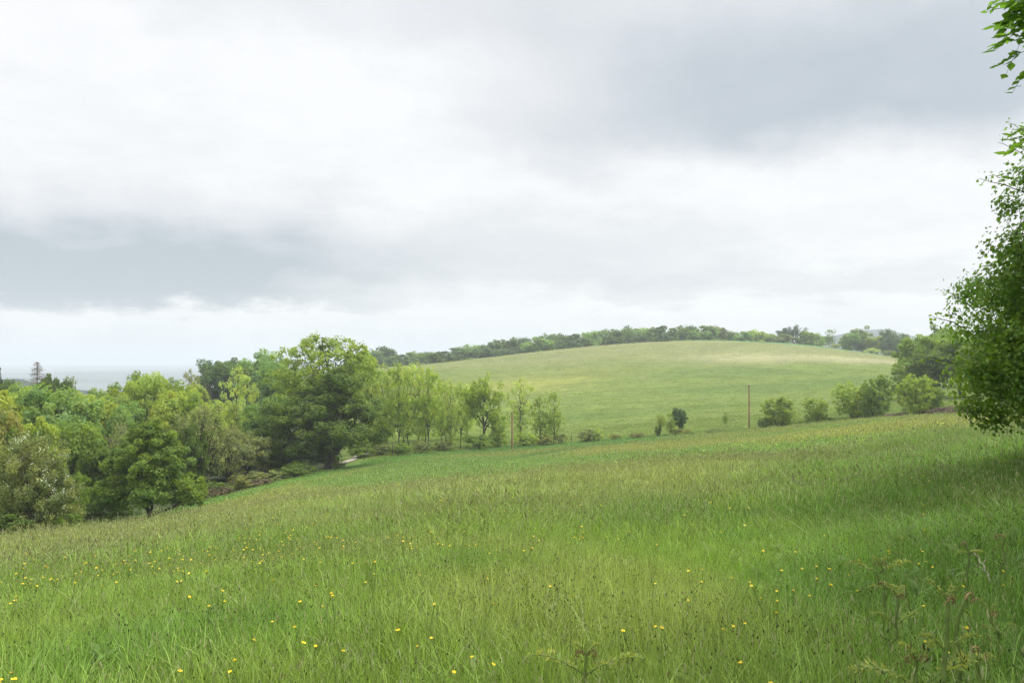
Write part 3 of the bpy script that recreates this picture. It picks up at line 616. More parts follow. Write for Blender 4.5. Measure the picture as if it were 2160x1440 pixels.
LW = [
 ('round0', 'broadleaf_tree', 10, 62, 842, 120, 'brown', 'brownish tree at the left picture edge above the hawthorn', None),
 ('round1', 'broadleaf_tree', 12, 88, 806, 130, 'yellow', 'yellow green tree at the left picture edge, upper wood', None),
 ('round2', 'broadleaf_tree', 128, 84, 808, 175, 'jade', 'smooth bluish green dome shaped tree in the left wood', None),
 ('round0', 'broadleaf_tree', 205, 100, 822, 80, 'yellow', 'pale yellow green crown right of the bluish dome tree', None),
 ('round0', 'broadleaf_tree', 176, 72, 872, 110, 'mid', 'mid green tree under the dome tree behind the hawthorn', None),
 ('twiggy0', 'grey_tree', 252, 70, 866, 104, 'grey', 'grey half bare tree left of the full young oak', BARK_G),
 ('round1', 'broadleaf_tree', 218, 62, 920, 112, 'dark', 'shadowy green tree filling in left of the full young oak', None),
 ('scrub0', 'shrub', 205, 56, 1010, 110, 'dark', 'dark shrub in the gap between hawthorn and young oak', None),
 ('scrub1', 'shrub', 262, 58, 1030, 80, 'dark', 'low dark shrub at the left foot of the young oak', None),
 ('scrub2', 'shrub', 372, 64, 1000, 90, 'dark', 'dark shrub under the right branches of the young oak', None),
 ('twiggy1', 'grey_tree', 428, 80, 838, 170, 'grey', 'large grey twiggy tree with dark ivy right of the young oak', BARK),
 ('tall1', 'ivy_tree', 405, 78, 866, 64, 'dark', 'dark ivy clad trunk inside the grey twiggy tree', None),
 ('twiggy0', 'grey_tree', 488, 84, 878, 130, 'grey', 'thin grey green tree between the twiggy tree and the oak', BARK),
 ('round2', 'broadleaf_tree', 520, 92, 905, 110, 'grey', 'dull olive tree at the left foot of the large oak', None),
 ('round0', 'broadleaf_tree', 300, 112, 778, 104, 'fresh', 'bright yellow green crown highest above the young oak', None),
 ('airy0', 'broadleaf_tree', 322, 118, 768, 70, 'pale', 'thin pale top rising from the bright crown above the young oak', None),
 ('round2', 'broadleaf_tree', 268, 122, 782, 84, 'mid', 'darker green pointed crown left of the bright yellow green one', None),
 ('round1', 'broadleaf_tree', 365, 104, 812, 120, 'yellow', 'yellow green crown above the grey twiggy tree', None),
 ('round2', 'broadleaf_tree', 430, 100, 818, 100, 'fresh', 'light green crown between twiggy tree and pale flowering tree', None),
 ('airy1', 'flowering_tree', 502, 108, 766, 112, 'pale', 'cream flowering open tree with a visible trunk left of the oak', None),
 ('round0', 'broadleaf_tree', 472, 112, 832, 80, 'pale', 'pale leafy tree below the cream flowering tree', None),
 ('airy2', 'broadleaf_tree', 402, 165, 774, 58, 'brown', 'brownish thin crown against the sky left of the dark block', BARK_G),
 ('round1', 'broadleaf_tree', 412, 160, 796, 52, 'yellow', 'small ochre crown under the brownish thin one', None),
 ('round2', 'broadleaf_tree', 368, 170, 796, 60, 'jade', 'small bluish crown on the skyline left of the brownish one', None),
 ('round0', 'broadleaf_tree', 468, 195, 750, 96, 'blue', 'dark blue green tree at the left end of the dark skyline block', None),
 ('round1', 'broadleaf_tree', 502, 205, 744, 90, 'blue', 'dark tree in the middle of the dark skyline block', None),
 ('round2', 'broadleaf_tree', 536, 200, 736, 96, 'jade', 'tallest tree of the dark skyline block left of the ash', None),
 ('round0', 'broadleaf_tree', 572, 205, 742, 90, 'jade', 'green tree at the right end of the skyline block beside the ash', None),
 ('twiggy1', 'bare_tree', 436, 190, 778, 28, 'grey', 'faint bare twiggy tree left of the dark skyline block', BARK_G),
 ('round1', 'broadleaf_tree', 108, 135, 776, 64, 'dark', 'dark round tree on the skyline right of the dead spruce', None),
 ('airy0', 'broadleaf_tree', 150, 140, 782, 44, 'grey', 'sparse see-through tree on the skyline right of the dead spruce', None),
 ('round2', 'broadleaf_tree', 58, 120, 806, 90, 'mid', 'rounded green crown below the dead spruce', None),
 ('conifer', 'pine_tree', -2, 140, 762, 62, 'conif', 'dark pine cut by the left picture edge on the skyline', None),
 ('round0', 'broadleaf_tree', 12, 135, 790, 50, 'dark', 'dark green crown under the pine at the left picture edge', None),
 ('round1', 'broadleaf_tree', 240, 140, 812, 60, 'dark', 'dark crown in the dip of the skyline left of the bright crowns', None),
 ('round2', 'broadleaf_tree', 185, 150, 818, 60, 'mid', 'crown at the bottom of the skyline dip below the blue plain', None),
 ('round0', 'broadleaf_tree', 262, 88, 838, 96, 'jade', 'green crown in the middle of the left wood above the grey tree', None),
 ('round1', 'broadleaf_tree', 75, 66, 862, 110, 'fresh', 'yellow green crown just above the blossoming hawthorn', None),
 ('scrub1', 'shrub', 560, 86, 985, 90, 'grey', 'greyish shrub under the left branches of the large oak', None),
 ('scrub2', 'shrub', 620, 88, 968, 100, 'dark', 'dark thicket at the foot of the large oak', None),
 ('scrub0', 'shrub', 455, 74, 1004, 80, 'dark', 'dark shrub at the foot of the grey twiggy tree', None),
 ('scrub1', 'shrub', 505, 78, 990, 56, 'brown', 'brown broom bush at the meadow edge left of the large oak', None),
 ('scrub2', 'shrub', 714, 95, 968, 34, 'grey', 'small rounded bush beside the pale lane right of the oak', None),
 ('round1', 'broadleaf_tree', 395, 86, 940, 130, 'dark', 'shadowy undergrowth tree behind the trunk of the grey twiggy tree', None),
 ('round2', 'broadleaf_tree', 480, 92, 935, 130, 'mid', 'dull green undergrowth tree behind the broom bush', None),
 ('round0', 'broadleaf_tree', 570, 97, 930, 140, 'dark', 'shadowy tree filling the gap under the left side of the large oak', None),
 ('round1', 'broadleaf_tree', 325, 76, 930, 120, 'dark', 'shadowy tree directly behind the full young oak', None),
 ('round2', 'broadleaf_tree', 60, 100, 818, 130, 'fresh', 'soft light green crown between the yellow left edge tree and the dome tree', None),
 ('round0', 'broadleaf_tree', 165, 118, 814, 110, 'fresh', 'light green crown behind the dome tree on the left', None),
 ('round1', 'broadleaf_tree', 240, 108, 806, 110, 'fresh', 'fresh green crown left of the bright yellow green crown', None),
 ('round2', 'broadleaf_tree', 345, 112, 796, 110, 'fresh', 'fresh green crown right of the bright yellow green crown', None),
 ('bush0', 'shrub', -40, 60, 860, 130, 'mid', 'green tree outside the left corner beside the hawthorn', None),
 ('bush1', 'shrub', 150, 50, 985, 70, 'mid', 'leafy bush hugging the right side of the hawthorn', None),
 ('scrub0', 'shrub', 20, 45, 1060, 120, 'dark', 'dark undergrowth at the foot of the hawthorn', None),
 ('scrub1', 'shrub', 125, 47, 1072, 90, 'mid', 'low shrub at the right foot of the hawthorn', None),
]
for k, nm, px, d, top, w, mat, lab, bk in LW:
    place(k, nm, px, d, top, w * (1.25 if k[:4] in ('roun', 'tall') else 1.05), mat, lab, bark=bk, low=.14 if nm != 'shrub' else 0, cat='shrub' if nm == 'shrub' else 'tree')
for px, d, top, w, lab in [(412, 68, 1024, 70, 'rusty dead bracken at the meadow edge under the grey twiggy tree'), (462, 71, 1018, 66, 'rusty dead bracken patch left of the broom bush'), (540, 80, 1004, 70, 'rusty dead bracken along the meadow edge left of the large oak')]:
    place('scrub2', 'dead_bracken', px, d, top, w, 'rust', lab, cat='bracken')

# dead spruce on the left skyline
def dead_spruce():
    rg = np.random.default_rng(5); tg, bg = Geo(), Geo()
    x, y = at(78, 150); z0 = gz(x, y); top = Z(762, 150) - z0
    tg.tube([(0, 0, 0), (.05, 0, top * .5), (0, .03, top)], [.22, .14, .03], 7)
    for i in range(120):
        z = top * rg.uniform(.5, .985); L = ((top - z) * .58 + .2) * rg.uniform(.5, 1.15); a = rg.uniform(0, 6.28); u = np.array([math.cos(a), math.sin(a), 0])
        e = u * L + [0, 0, -.12 * L + z + .25 * L * rg.random()]
        P = curve((0, 0, z), e, rg, .08, 6, -.1); bg.tube(P, np.linspace(.05, .015, 6), 4)
        for k in range(5):
            p = P[rg.integers(2, 6)]; bg.tube([p, p + u * .25 + rg.normal(size=3) * .22 + [0, 0, -.08]], [.022, .01], 3)
    r = link(bpy.data.objects.new('dead_spruce', None)); r.location = (x, y, z0)
    set_props(r, 'bare brown dead spruce on the left skyline', 'tree')
    for nm, g in (('trunk', tg), ('crown', bg)):
        o = link(bpy.data.objects.new(nm, g.mesh(nm, [BARK_D], nm == 'trunk'))); o.parent = r
dead_spruce()

# --- wooden poles
WOOD = bark_material('pole_wood', (.19, .105, .055), (.33, .195, .11), 3)
CERAM = plain_material('white_ceramic', (.6, .6, .58), .3)
def pole(px, d, top, label):
    x, y = at(px, d); z0 = gz(x, y); h = Z(top, d) - z0
    r = link(bpy.data.objects.new('wooden_pole', None)); r.location = (x, y, z0 - .3); set_props(r, label, 'pole', 'wooden poles on the boundary')
    g = Geo(); g.tube([(0, 0, 0), (.02, .01, h * .5), (0, .03, h + .3)], [.14, .125, .105], 12)
    g.tube([(0, .03, h + .3), (0, .03, h + .34)], [.105, .02], 12)
    o = link(bpy.data.objects.new('shaft', g.mesh('shaft', [WOOD], True))); o.parent = r
    g = Geo(); z = h + .22
    g.tube([(0, -.12, z - .03), (0, -.24, z - .02), (0, -.25, z + .06)], .018, 6)
    g.tube([(0, -.25, z + .05), (0, -.25, z + .09), (0, -.25, z + .15), (0, -.25, z + .2)], [.06, .085, .06, .03], 10)
    o = link(bpy.data.objects.new('insulator', g.mesh('insulator', [CERAM], True))); o.parent = r
pole(1580, 124, 811, 'thin brown wooden pole standing alone right of the middle')
pole(1080, 125, 867, 'shorter orange brown pole in front of the hedge row')

def post(px, d, h, label):
    x, y = at(px, d); g = Geo(); g.tube([(0, 0, -.2), (.03, 0, h * .6), (.05, 0, h)], [.06, .055, .05], 8); g.tube([(.05, 0, h), (.05, 0, h + .02)], [.05, .005], 8)
    o = link(bpy.data.objects.new('fence_post', g.mesh('fence_post', [BARK_G], False))); o.location = (x, y, gz(x, y)); set_props(o, label, 'post')
post(1205, 132, 1.5, 'short weathered fence post left of the grey thicket')
post(828, 113, 1.9, 'pale fence post among the hedge shrubs under the thin ashes')

# --- brushwood heap
def brushwood():
    rg = np.random.default_rng(9); g = Geo()
    for i in range(900):
        px = rg.uniform(1868, 2064); d = np.interp(px, [1868, 2064], [110, 100]) + rg.normal() * .7
        x, y = at(px, d); hh = np.interp(px, [1868, 1950, 2000, 2040, 2064], [.35, .6, .9, 1.1, .5])
        z = gz(x, y) + rg.uniform(0, 1) ** 1.5 * hh
        a = rg.uniform(0, 6.28); L = rg.uniform(.4, 1.5)
        v = np.array([math.cos(a), math.sin(a), rg.uniform(-.25, .35)]) * L * .5
        p = np.array([x, y, z])
        g.tube([p - v, p + rg.normal(size=3) * .06, p + v], [.035, .03, .012], 4, rg.uniform(0, 1, 3))
    m = leaf_material('dry_brushwood', (.060, .043, .030), trans=0, warm=(1.3, 1.05, .9))
    o = link(bpy.data.objects.new('brushwood_heap', g.mesh('brushwood_heap', [m])))
    set_props(o, 'long heap of dry brown cut branches along the boundary under the hazel', 'brushwood')
brushwood()

# --- pale lane glimpsed right of the oak
def lane():
    pts = [at(p, d) for p, d in [(716, 102.5), (722, 103.5), (730, 105.5), (745, 110), (765, 118), (790, 130)]]
    P = np.array(pts); t = np.linspace(0, 5, 60); x = np.interp(t, range(6), P[:, 0]); y = np.interp(t, range(6), P[:, 1])
    T = np.stack([np.gradient(x), np.gradient(y)], 1); T /= np.linalg.norm(T, axis=1)[:, None]
    V = []
    for w in (-.6, -.25, .25, .6):
        xx, yy = x - T[:, 1] * w, y + T[:, 0] * w; V.append(np.stack([xx, yy, ground(xx, yy) + .10], 1))
    V = np.stack(V, 1).reshape(-1, 3); i = np.arange(59)[:, None] * 4; j = np.arange(3)[None]
    q = np.stack([i + j, i + j + 1, i + j + 5, i + j + 4], -1).reshape(-1, 4)
    o = link(bpy.data.objects.new('path', make_mesh('path', V, [q], [plain_material('pale_gravel', (.34, .31, .25), .95, 2, .25, .1)], smooth=True)))
    set_props(o, 'pale gravel lane glimpsed beside the large oak', 'path', kind='structure')
lane()

# --- big hazel at the right edge
def hazel():
    d = 11.; cx, cy = 9.35, 11.
    z0 = gz(cx, cy)
    L = [(0, 0, 2.6, 2.6, 2.6, 2.0), (-1.95, -.3, 2.2, 1.4, 1.6, 1.15), (-.6, -.6, 4.5, 1.6, 1.6, 1.2), (-1.45, -.5, 4.0, 1.15, 1.3, 1.0), (-1.2, -.2, 4.3, 1.2, 1.2, .85), (-.9, -.9, 4.2, 1.2, 1., 1.0), (-2.2, -.1, 1.75, .95, 1.1, .65), (-1.4, -.5, 3.2, 1.55, 1.6, 1.2), (-.3, -1.8, 1.9, 1.8, 1.3, 1.2), (-1.7, .2, 1.55, 1.3, 1.6, .85),
         (.6, 0, 5.0, 1.8, 1.7, 1.4), (1.5, 0, 2.6, 1.8, 2., 1.8), (0, 1.6, 2.4, 2., 1.5, 1.8), (-2.2, -.2, 2.75, .8, 1., .7), (-.6, -2.0, 3., 1.2, 1.0, 1.2)]
    rg = np.random.default_rng(77)
    tg, cg = crown_tree(401, L, 1250, .32, 170, .048, trunk_top=3.7, r0=.16, stems=9, spread=.45, limbs=70, limb_low=.2, template=(HZ, HZ_F), flat=.8, loose=.5, base_z=.68, tw=2.2, upbias=.55)
    # shoots that break the outline
    for i in range(46):
        a = rg.uniform(math.radians(130), math.radians(290)); e = rg.uniform(-.15, 1.1)
        k = L[rg.integers(0, len(L))]
        u = np.array([math.cos(a) * math.cos(e), math.sin(a) * math.cos(e), math.sin(e)])
        p0 = np.array(k[:3]) + u * np.array(k[3:6]) * .8; p1 = p0 + (u + [0, 0, .35]) * rg.uniform(.3, .62)
        P = curve(p0, p1, rg, .1, 8, .08); tg.tube(P, np.linspace(.009, .003, 8), 4)
        n = 22; t = rg.uniform(.3, 1, n); Q = np.stack([np.interp(t, np.linspace(0, 1, 8), P[:, c]) for c in range(3)], 1) + rg.normal(size=(n, 3)) * .05
        cg.stamp(HZ, HZ_F, Q, frames(rg.normal(size=(n, 3)) * .5 + [0, 0, .7], rg, rg.normal(size=(n, 3)) + [0, 0, -.3]), .054 * rg.uniform(.6, 1.2, n), rg.uniform(0, 1, (n, 3)))
    r = link(bpy.data.objects.new('hazel_tree', None)); r.location = (cx, cy, z0 - .05)
    set_props(r, 'big leafy hazel filling the right picture edge, branches nearly to the ground', 'tree')
    for nm, g, m in (('trunk', tg, BARK), ('crown', cg, LEAF['hazel'])):
        o = link(bpy.data.objects.new(nm, g.mesh(nm, [m], nm == 'trunk'))); o.parent = r
hazel()

# --- ash whose leafy twigs hang in at the top right
def near_ash():
    rg = np.random.default_rng(12); tg, cg = Geo(), Geo()
    base = np.array([6.2, 4.6, 0.]); z0 = gz(base[0], base[1])
    tt = np.linspace(0, 1, 24); tg.tube(np.stack([-.3 * tt + .07 * np.sin(tt * 7), .06 * np.sin(tt * 5 + 1), -.1 + 6.3 * tt], 1), (.17 - .11 * tt) * (1 + .5 * np.exp(-tt * 22)), 14)
    lf = np.array([[0, 0, 0], [.2, .25, .03], [.31, .5, .03], [.15, .8, .02], [0, 1.05, -.03], [0, .25, -.02], [0, .5, -.03], [0, .8, -.03], [-.2, .25, .03], [-.31, .5, .03], [-.15, .8, .02]])
    lfF = [[[0, 1, 5], [3, 4, 7], [0, 5, 8], [7, 4, 10]], [[1, 2, 6, 5], [2, 3, 7, 6], [5, 6, 9, 8], [6, 7, 10, 9]]]
    def pinnate(p, dirn, size=.26):
        dirn = dirn / np.linalg.norm(dirn); P = np.array([p + dirn * size * t + np.array([0, 0, -.25 * size]) * t * t for t in np.linspace(0, 1, 7)])
        tg.tube(P, np.linspace(.0022, .001, 7), 3)
        side = np.cross(dirn, [0, 0, 1.]); side /= np.linalg.norm(side) + 1e-6
        pts, Y, N = [], [], []
        for j in (2, 3, 4, 5):
            for s in (-1, 1):
                pts.append(P[j]); Y.append(side * s + dirn * .55 + [0, 0, -.35] + rg.normal(size=3) * .15); N.append(np.array([0, 0, 1.]) + side * s * .25 + rg.normal(size=3) * .25)
        pts.append(P[6]); Y.append(dirn + [0, 0, -.4]); N.append(np.array([0, 0, 1.]) + rg.normal(size=3) * .2)
        n = len(pts); cg.stamp(lf, lfF, np.array(pts), frames(np.array(N), rg, np.array(Y)), size * .31 * rg.uniform(.8, 1.15, n), np.tile(rg.uniform(.2, .8, 3), (n, 1)) + rg.normal(size=(n, 3)) * .08)
    def twig(p0, p1, nleaf, tuft=True, sag=.08):
        P = curve(p0, p1, rg, sag, 9, .04); tg.tube(P, np.linspace(.012, .004, 9), 5)
        for i in range(nleaf):
            t = rg.uniform(.35, 1); q = np.array([np.interp(t, np.linspace(0, 1, 9), P[:, c]) for c in range(3)])
            dd = (P[-1] - P[0]); dd /= np.linalg.norm(dd); pinnate(q, dd * .6 + rg.normal(size=3) * .7 + [0, 0, -.25], rg.uniform(.18, .30))
        return P
    def wp(px, py, d): return np.array([(px - CX) / F * d, d, Z(py, d)]) - np.array([base[0], base[1], z0])
    for (a, b, n) in [((2250, -60, 4.5), (2200, 0, 4.4), 12), ((2260, 10, 4.5), (2184, 26, 4.45), 7), ((2260, 90, 4.6), (2225, 96, 4.5), 0), ((2280, 120, 4.6), (2225, 128, 4.5), 0),
                      ((2300, 240, 4.7), (2225, 268, 4.6), 2), ((2300, 300, 4.7), (2225, 292, 4.6), 2), ((2240, -140, 4.4), (2170, -70, 4.3), 9)]:
        st = wp(*a); P = curve(np.array([-.2, 0, min(max(st[2] - .8, 1.5), 5.8)]), st, rg, .015, 8, -.03); tg.tube(P, np.linspace(.03, .012, 8), 6)
        twig(st, wp(*b), n, sag=.03)
    pinnate(wp(2178, 46, 4.4), np.array([-.85, -.1, -.42]), .25); pinnate(wp(2146, 10, 4.4), np.array([-.45, -.1, -.8]), .2); pinnate(wp(2174, 104, 4.45), np.array([-.8, .1, -.2]), .17); pinnate(wp(2180, 128, 4.45), np.array([-.6, 0, -.7]), .18)
    for q in ((2150, -14), (2166, 6), (2180, 22), (2140, -26), (2172, 34), (2158, -4), (2186, 46)): pinnate(wp(*q, 4.4), np.array([-.5, -.1, -.35]) + rg.normal(size=3) * .3, .15)
    pinnate(wp(2190, 262, 4.5), np.array([-.7, .1, -.1]), .15); pinnate(wp(2192, 296, 4.5), np.array([-.8, .1, .25]), .16)
    for i in range(60):          # the rest of the crown, beyond the picture edge
        a = rg.uniform(0, 6.28); st = np.array([-.25, 0, rg.uniform(3.2, 6.)]); u = np.array([math.cos(a), math.sin(a), rg.uniform(.1, .8)])
        e = st + u * rg.uniform(1.0, 2.3)
        w = e + base; w[2] += z0 - base[2]
        if w[1] > .3 and (w[0] + .5) and (w[0] - 1.4) / max(w[1], .1) < (2200 - CX) / F: continue
        tg.tube(curve(st, e, rg, .06, 6, .05), np.linspace(.03, .01, 6), 5)
        twig(e, e + u * .5, 7)
    # thick canopy above and beside the camera, outside the picture, that shades the near right corner
    lobes = [(0, -.5, 4.6, 3.4, 3.2, 1.8), (-2.2, -2.4, 5.0, 2.4, 2.2, 1.2), (1, -3.5, 4.4, 3., 2.6, 2.0), (1.5, 1.5, 4.2, 2.5, 2.5, 1.8)]
    C, D = lobe_points(lobes, 700, rg); Wc = C + base + [0, 0, z0]
    inside = (Wc[:, 1] > -.2) & (Wc[:, 0] - .8 < .66 * Wc[:, 1]) & (Wc[:, 2] - .8 < .47 * Wc[:, 1] + .3)
    C = C[~inside]; idx = np.repeat(np.arange(len(C)), 60); M = len(idx); off = rg.normal(size=(M, 3)) * .2
    cg.stamp(lf, lfF, C[idx] + off, frames(rg.normal(size=(M, 3)) * .5 + [0, 0, .8], rg), .10 * rg.uniform(.7, 1.2, M), rg.uniform(0, 1, (M, 3)))
    for c in C[::6]: tg.tube(curve((-.25, 0, min(c[2] - .6, 5.5)), c, rg, .06, 6, .05), np.linspace(.03, .006, 6), 4)
    r = link(bpy.data.objects.new('ash_tree', None)); r.location = (base[0], base[1], z0)
    set_props(r, 'nearby tree whose feathery leafy twigs hang into the top right corner', 'tree')
    for nm, g, m in (('trunk', tg, BARK), ('crown', cg, LEAF['ashy'])):
        o = link(bpy.data.objects.new(nm, g.mesh(nm, [m], nm == 'trunk'))); o.parent = r
near_ash()

# ------------------------------------------------------------------ meadow grass
def blade_geo(rg, n, rad, h0, h1, w, lean, heads=0., spike=0., stalkw=.5, headlen=.055, headw=.006, headtint=.6, dryp=.05):
    g = Geo()
    a = rg.uniform(0, 6.28, n); rr = rad * np.sqrt(rg.uniform(0, 1, n))
    B = np.stack([rr * np.cos(a), rr * np.sin(a), np.zeros(n) - .02], 1)
    h = rg.uniform(h0, h1, n); th = rg.uniform(0, 6.28, n); D = np.stack([np.cos(th), np.sin(th), np.zeros(n)], 1)
    ln = lean * rg.uniform(.2, 1.4, n) * h
    isst = rg.random(n) < (heads + spike)
    ln[isst] *= .45; h[isst] *= rg.uniform(1.05, 1.35, isst.sum())
    ww = w * rg.uniform(.6, 1.3, n); ww[isst] *= stalkw
    fa = th + np.pi / 2 + rg.uniform(-.9, .9, n); S = np.stack([np.cos(fa), np.sin(fa), np.zeros(n)], 1)
    ts = np.array([0, .4, .75, 1.]); wd = np.array([.8, 1., .65, .0])
    V = []
    for t, q in zip(ts, wd):
        c = B + D * (ln * t ** 2.2)[:, None] + np.array([0, 0, 1.]) * (h * (t - .22 * t ** 3 * np.minimum(ln / h, 1.2)))[:, None]
        qq = np.where(isst, max(q, .6), q)
        V += [c - S * (ww * .5 * qq)[:, None], c + S * (ww * .5 * qq)[:, None]]
        tip = c
    V = np.stack(V, 1)
    off = (np.arange(n) * 8)[:, None]
    q = np.concatenate([off + np.array([[0, 1, 3, 2]]), off + np.array([[2, 3, 5, 4]]), off + np.array([[4, 5, 7, 6]])])
    dry = rg.random(n) < dryp
    organ = np.where(isst & (rg.random(n) < .5), .3, np.where(dry, .55, 0.))
    tint = np.stack([np.tile(np.repeat(ts, 2), (n, 1)), np.repeat(rg.uniform(0, 1, n)[:, None] ** 1.4, 8, 1), np.repeat(organ[:, None], 8, 1)], -1)
    g.add(V.reshape(-1, 3), [q], tint.reshape(-1, 3))
    k = np.where(isst)[0]
    if len(k):
        sp = rg.random(len(k)) < spike / (heads + spike)
        T = np.array([[0, 0, -.1], [1, 0, .35], [0, 1, .35], [-1, 0, .35], [0, -1, .35], [.7, 0, .75], [0, .7, .75], [-.7, 0, .75], [0, -.7, .75], [0, 0, 1.]])
        TF = [[[0, 2, 1], [0, 3, 2], [0, 4, 3], [0, 1, 4], [9, 5, 6], [9, 6, 7], [9, 7, 8], [9, 8, 5]], [[1, 2, 6, 5], [2, 3, 7, 6], [3, 4, 8, 7], [4, 1, 5, 8]]]
        up = D[k] * .35 + [0, 0, 1.] + rg.normal(size=(len(k), 3)) * .15
        fr = frames(up, rg)
        ht = np.where(rg.random(len(k)) < .22, .75, headtint)
        sz = np.where(sp[:, None], [[.0036 * w / .005, .0036 * w / .005, .015 * (w / .005) ** .5]], [[headw, headw, headlen]]) * rg.uniform(.7, 1.3, (len(k), 1))
        g.stamp(T, TF, tip[k] - up * .01, fr, sz, np.stack([np.ones(len(k)), rg.uniform(0, 1, len(k)), np.where(sp, .9, ht)], 1))
    return g

def leafy_rosette(rg, n, L):
    g = Geo()
    T = np.array([[0, 0, 0], [.16, .3, .10], [.22, .6, .13], [.0, 1., .0], [-.22, .6, .13], [-.16, .3, .10], [0, .35, .04], [0, .65, .06]])
    TF = [[[0, 1, 6], [0, 6, 5], [7, 2, 3], [7, 3, 4]], [[1, 2, 7, 6], [6, 7, 4, 5]]]
    a = rg.uniform(0, 6.28, n); Y = np.stack([np.cos(a), np.sin(a), rg.uniform(.2, 1.2, n)], 1)
    N = np.stack([-np.cos(a) * .6, -np.sin(a) * .6, np.full(n, 1.)], 1)
    g.stamp(T, TF, np.zeros((n, 3)) + rg.normal(size=(n, 3)) * [.03, .03, .02] + [0, 0, .12], frames(N, rg, Y), L * rg.uniform(.6, 1.2, n), np.stack([np.ones(n), rg.uniform(.1, .7, n), np.zeros(n)], 1))
    return g

KINDS = {}
tuft_col = bpy.data.collections.new('grass_clumps')
def kind(name, geo):
    me = geo.mesh(name, [GRASS]); o = bpy.data.objects.new(name, me); tuft_col.objects.link(o); KINDS[name] = o
g_ = np.random.default_rng(31)
for s in 'abc':
    kind('fine_grass_' + s, blade_geo(g_, 84, .15, .12, .31, .0033, .45))
    kind('lush_grass_' + s, blade_geo(g_, 58, .15, .15, .35, .0043, .65))
    kind('seed_grass_' + s, blade_geo(g_, 34, .22, .24, .40, .0031, .45, heads=.42, headlen=.025, headw=.0022))
    kind('plantain_' + s, blade_geo(g_, 24, .24, .21, .36, .0035, .4, spike=.45))
    kind('arching_grass_' + s, blade_geo(g_, 14, .2, .24, .40, .0042, 1.1, dryp=.3))
    kind('mid_grass_' + s, blade_geo(g_, 46, .36, .18, .38, .011, .6))
    kind('mid_seed_grass_' + s, blade_geo(g_, 40, .40, .26, .46, .0085, .6, heads=.34, headlen=.05, headw=.0055))
    kind('far_grass_' + s, blade_geo(g_, 50, 1.0, .05, .15, .032, .9, heads=.04, headlen=.10, headw=.016))
kind('broad_leaf', leafy_rosette(g_, 14, .085))
KI = {n: i for i, n in enumerate(sorted(KINDS))}

def scatter_ring(n, r0, r1, a0, a1, rg, power=0.):
    u = rg.uniform(0, 1, n)
    r = np.sqrt(r0 ** 2 + u * (r1 ** 2 - r0 ** 2)) if power == 0 else np.exp(np.log(r0) + u * (np.log(r1) - np.log(r0)))
    a = np.radians(rg.uniform(a0, a1, n)); return r * np.sin(a), r * np.cos(a)

P_, K_, S_, = [], [], []
def sow(x, y, names, w, smin, smax, rg):
    k = rg.choice(len(names), len(x), p=np.array(w) / sum(w))
    v = rg.integers(0, 3, len(x))
    lut = np.array([[KI.get(n + '_' + s, KI.get(n, 0)) for s in 'abc'] for n in names])
    P_.append(np.stack([x, y], 1)); K_.append(lut[k, v]); S_.append(rg.uniform(smin, smax, len(x)))
gr = np.random.default_rng(33)
x, y = scatter_ring(2600, .5, 4, -180, 180, gr); sow(x, y, ['fine_grass', 'lush_grass', 'seed_grass'], [.5, .4, .1], .8, 1.15, gr)
x, y = scatter_ring(21500, 2.2, 14, -62, 66, gr); sow(x, y, ['fine_grass', 'lush_grass', 'seed_grass', 'plantain', 'arching_grass', 'broad_leaf'], [.43, .22, .16, .16, .02, .010], .75, 1.2, gr)
x, y = scatter_ring(31500, 9.5, 36, -56, 64, gr); sow(x, y, ['mid_grass', 'mid_seed_grass'], [.70, .30], .75, 1.2, gr)
x, y = scatter_ring(52000, 30, 160, -46, 58, gr); sow(x, y, ['far_grass'], [1], .7, 1.2, gr)
x, y = scatter_ring(30000, 110, 440, -36, 36, gr, power=1); sow(x, y, ['far_grass'], [1], .8, 1.5, gr)
# broad leaved weeds in the corner on the right
m_ = 520; x = gr.uniform(2.0, 5.2, m_); y = gr.uniform(3., 8.5, m_); sow(x, y, ['broad_leaf', 'lush_grass', 'arching_grass'], [.55, .35, .10], .7, 1.3, gr)
XY = np.concatenate(P_); KK = np.concatenate(K_); SS = np.concatenate(S_)
bd = bound(XY[:, 0], np.maximum(XY[:, 1], 1)); r_ = np.hypot(XY[:, 0], XY[:, 1]); px_ = pcol(XY[:, 0], XY[:, 1])
keep = np.ones(len(XY), bool)
keep &= ~((np.abs(px_ - 735) < 42) & (r_ > 94) & (r_ < 125))
keep &= ~((px_ < 740) & (XY[:, 1] > bd + 4) & (r_ > 40))
XY, KK, SS = XY[keep], KK[keep], SS[keep]
hz = vnoise(XY[:, 0], XY[:, 1], 2.3, 71)
SS = SS * (.55 + .9 * hz)
inst_z = ground(XY[:, 0], XY[:, 1]); cv = cover(XY[:, 0], XY[:, 1])
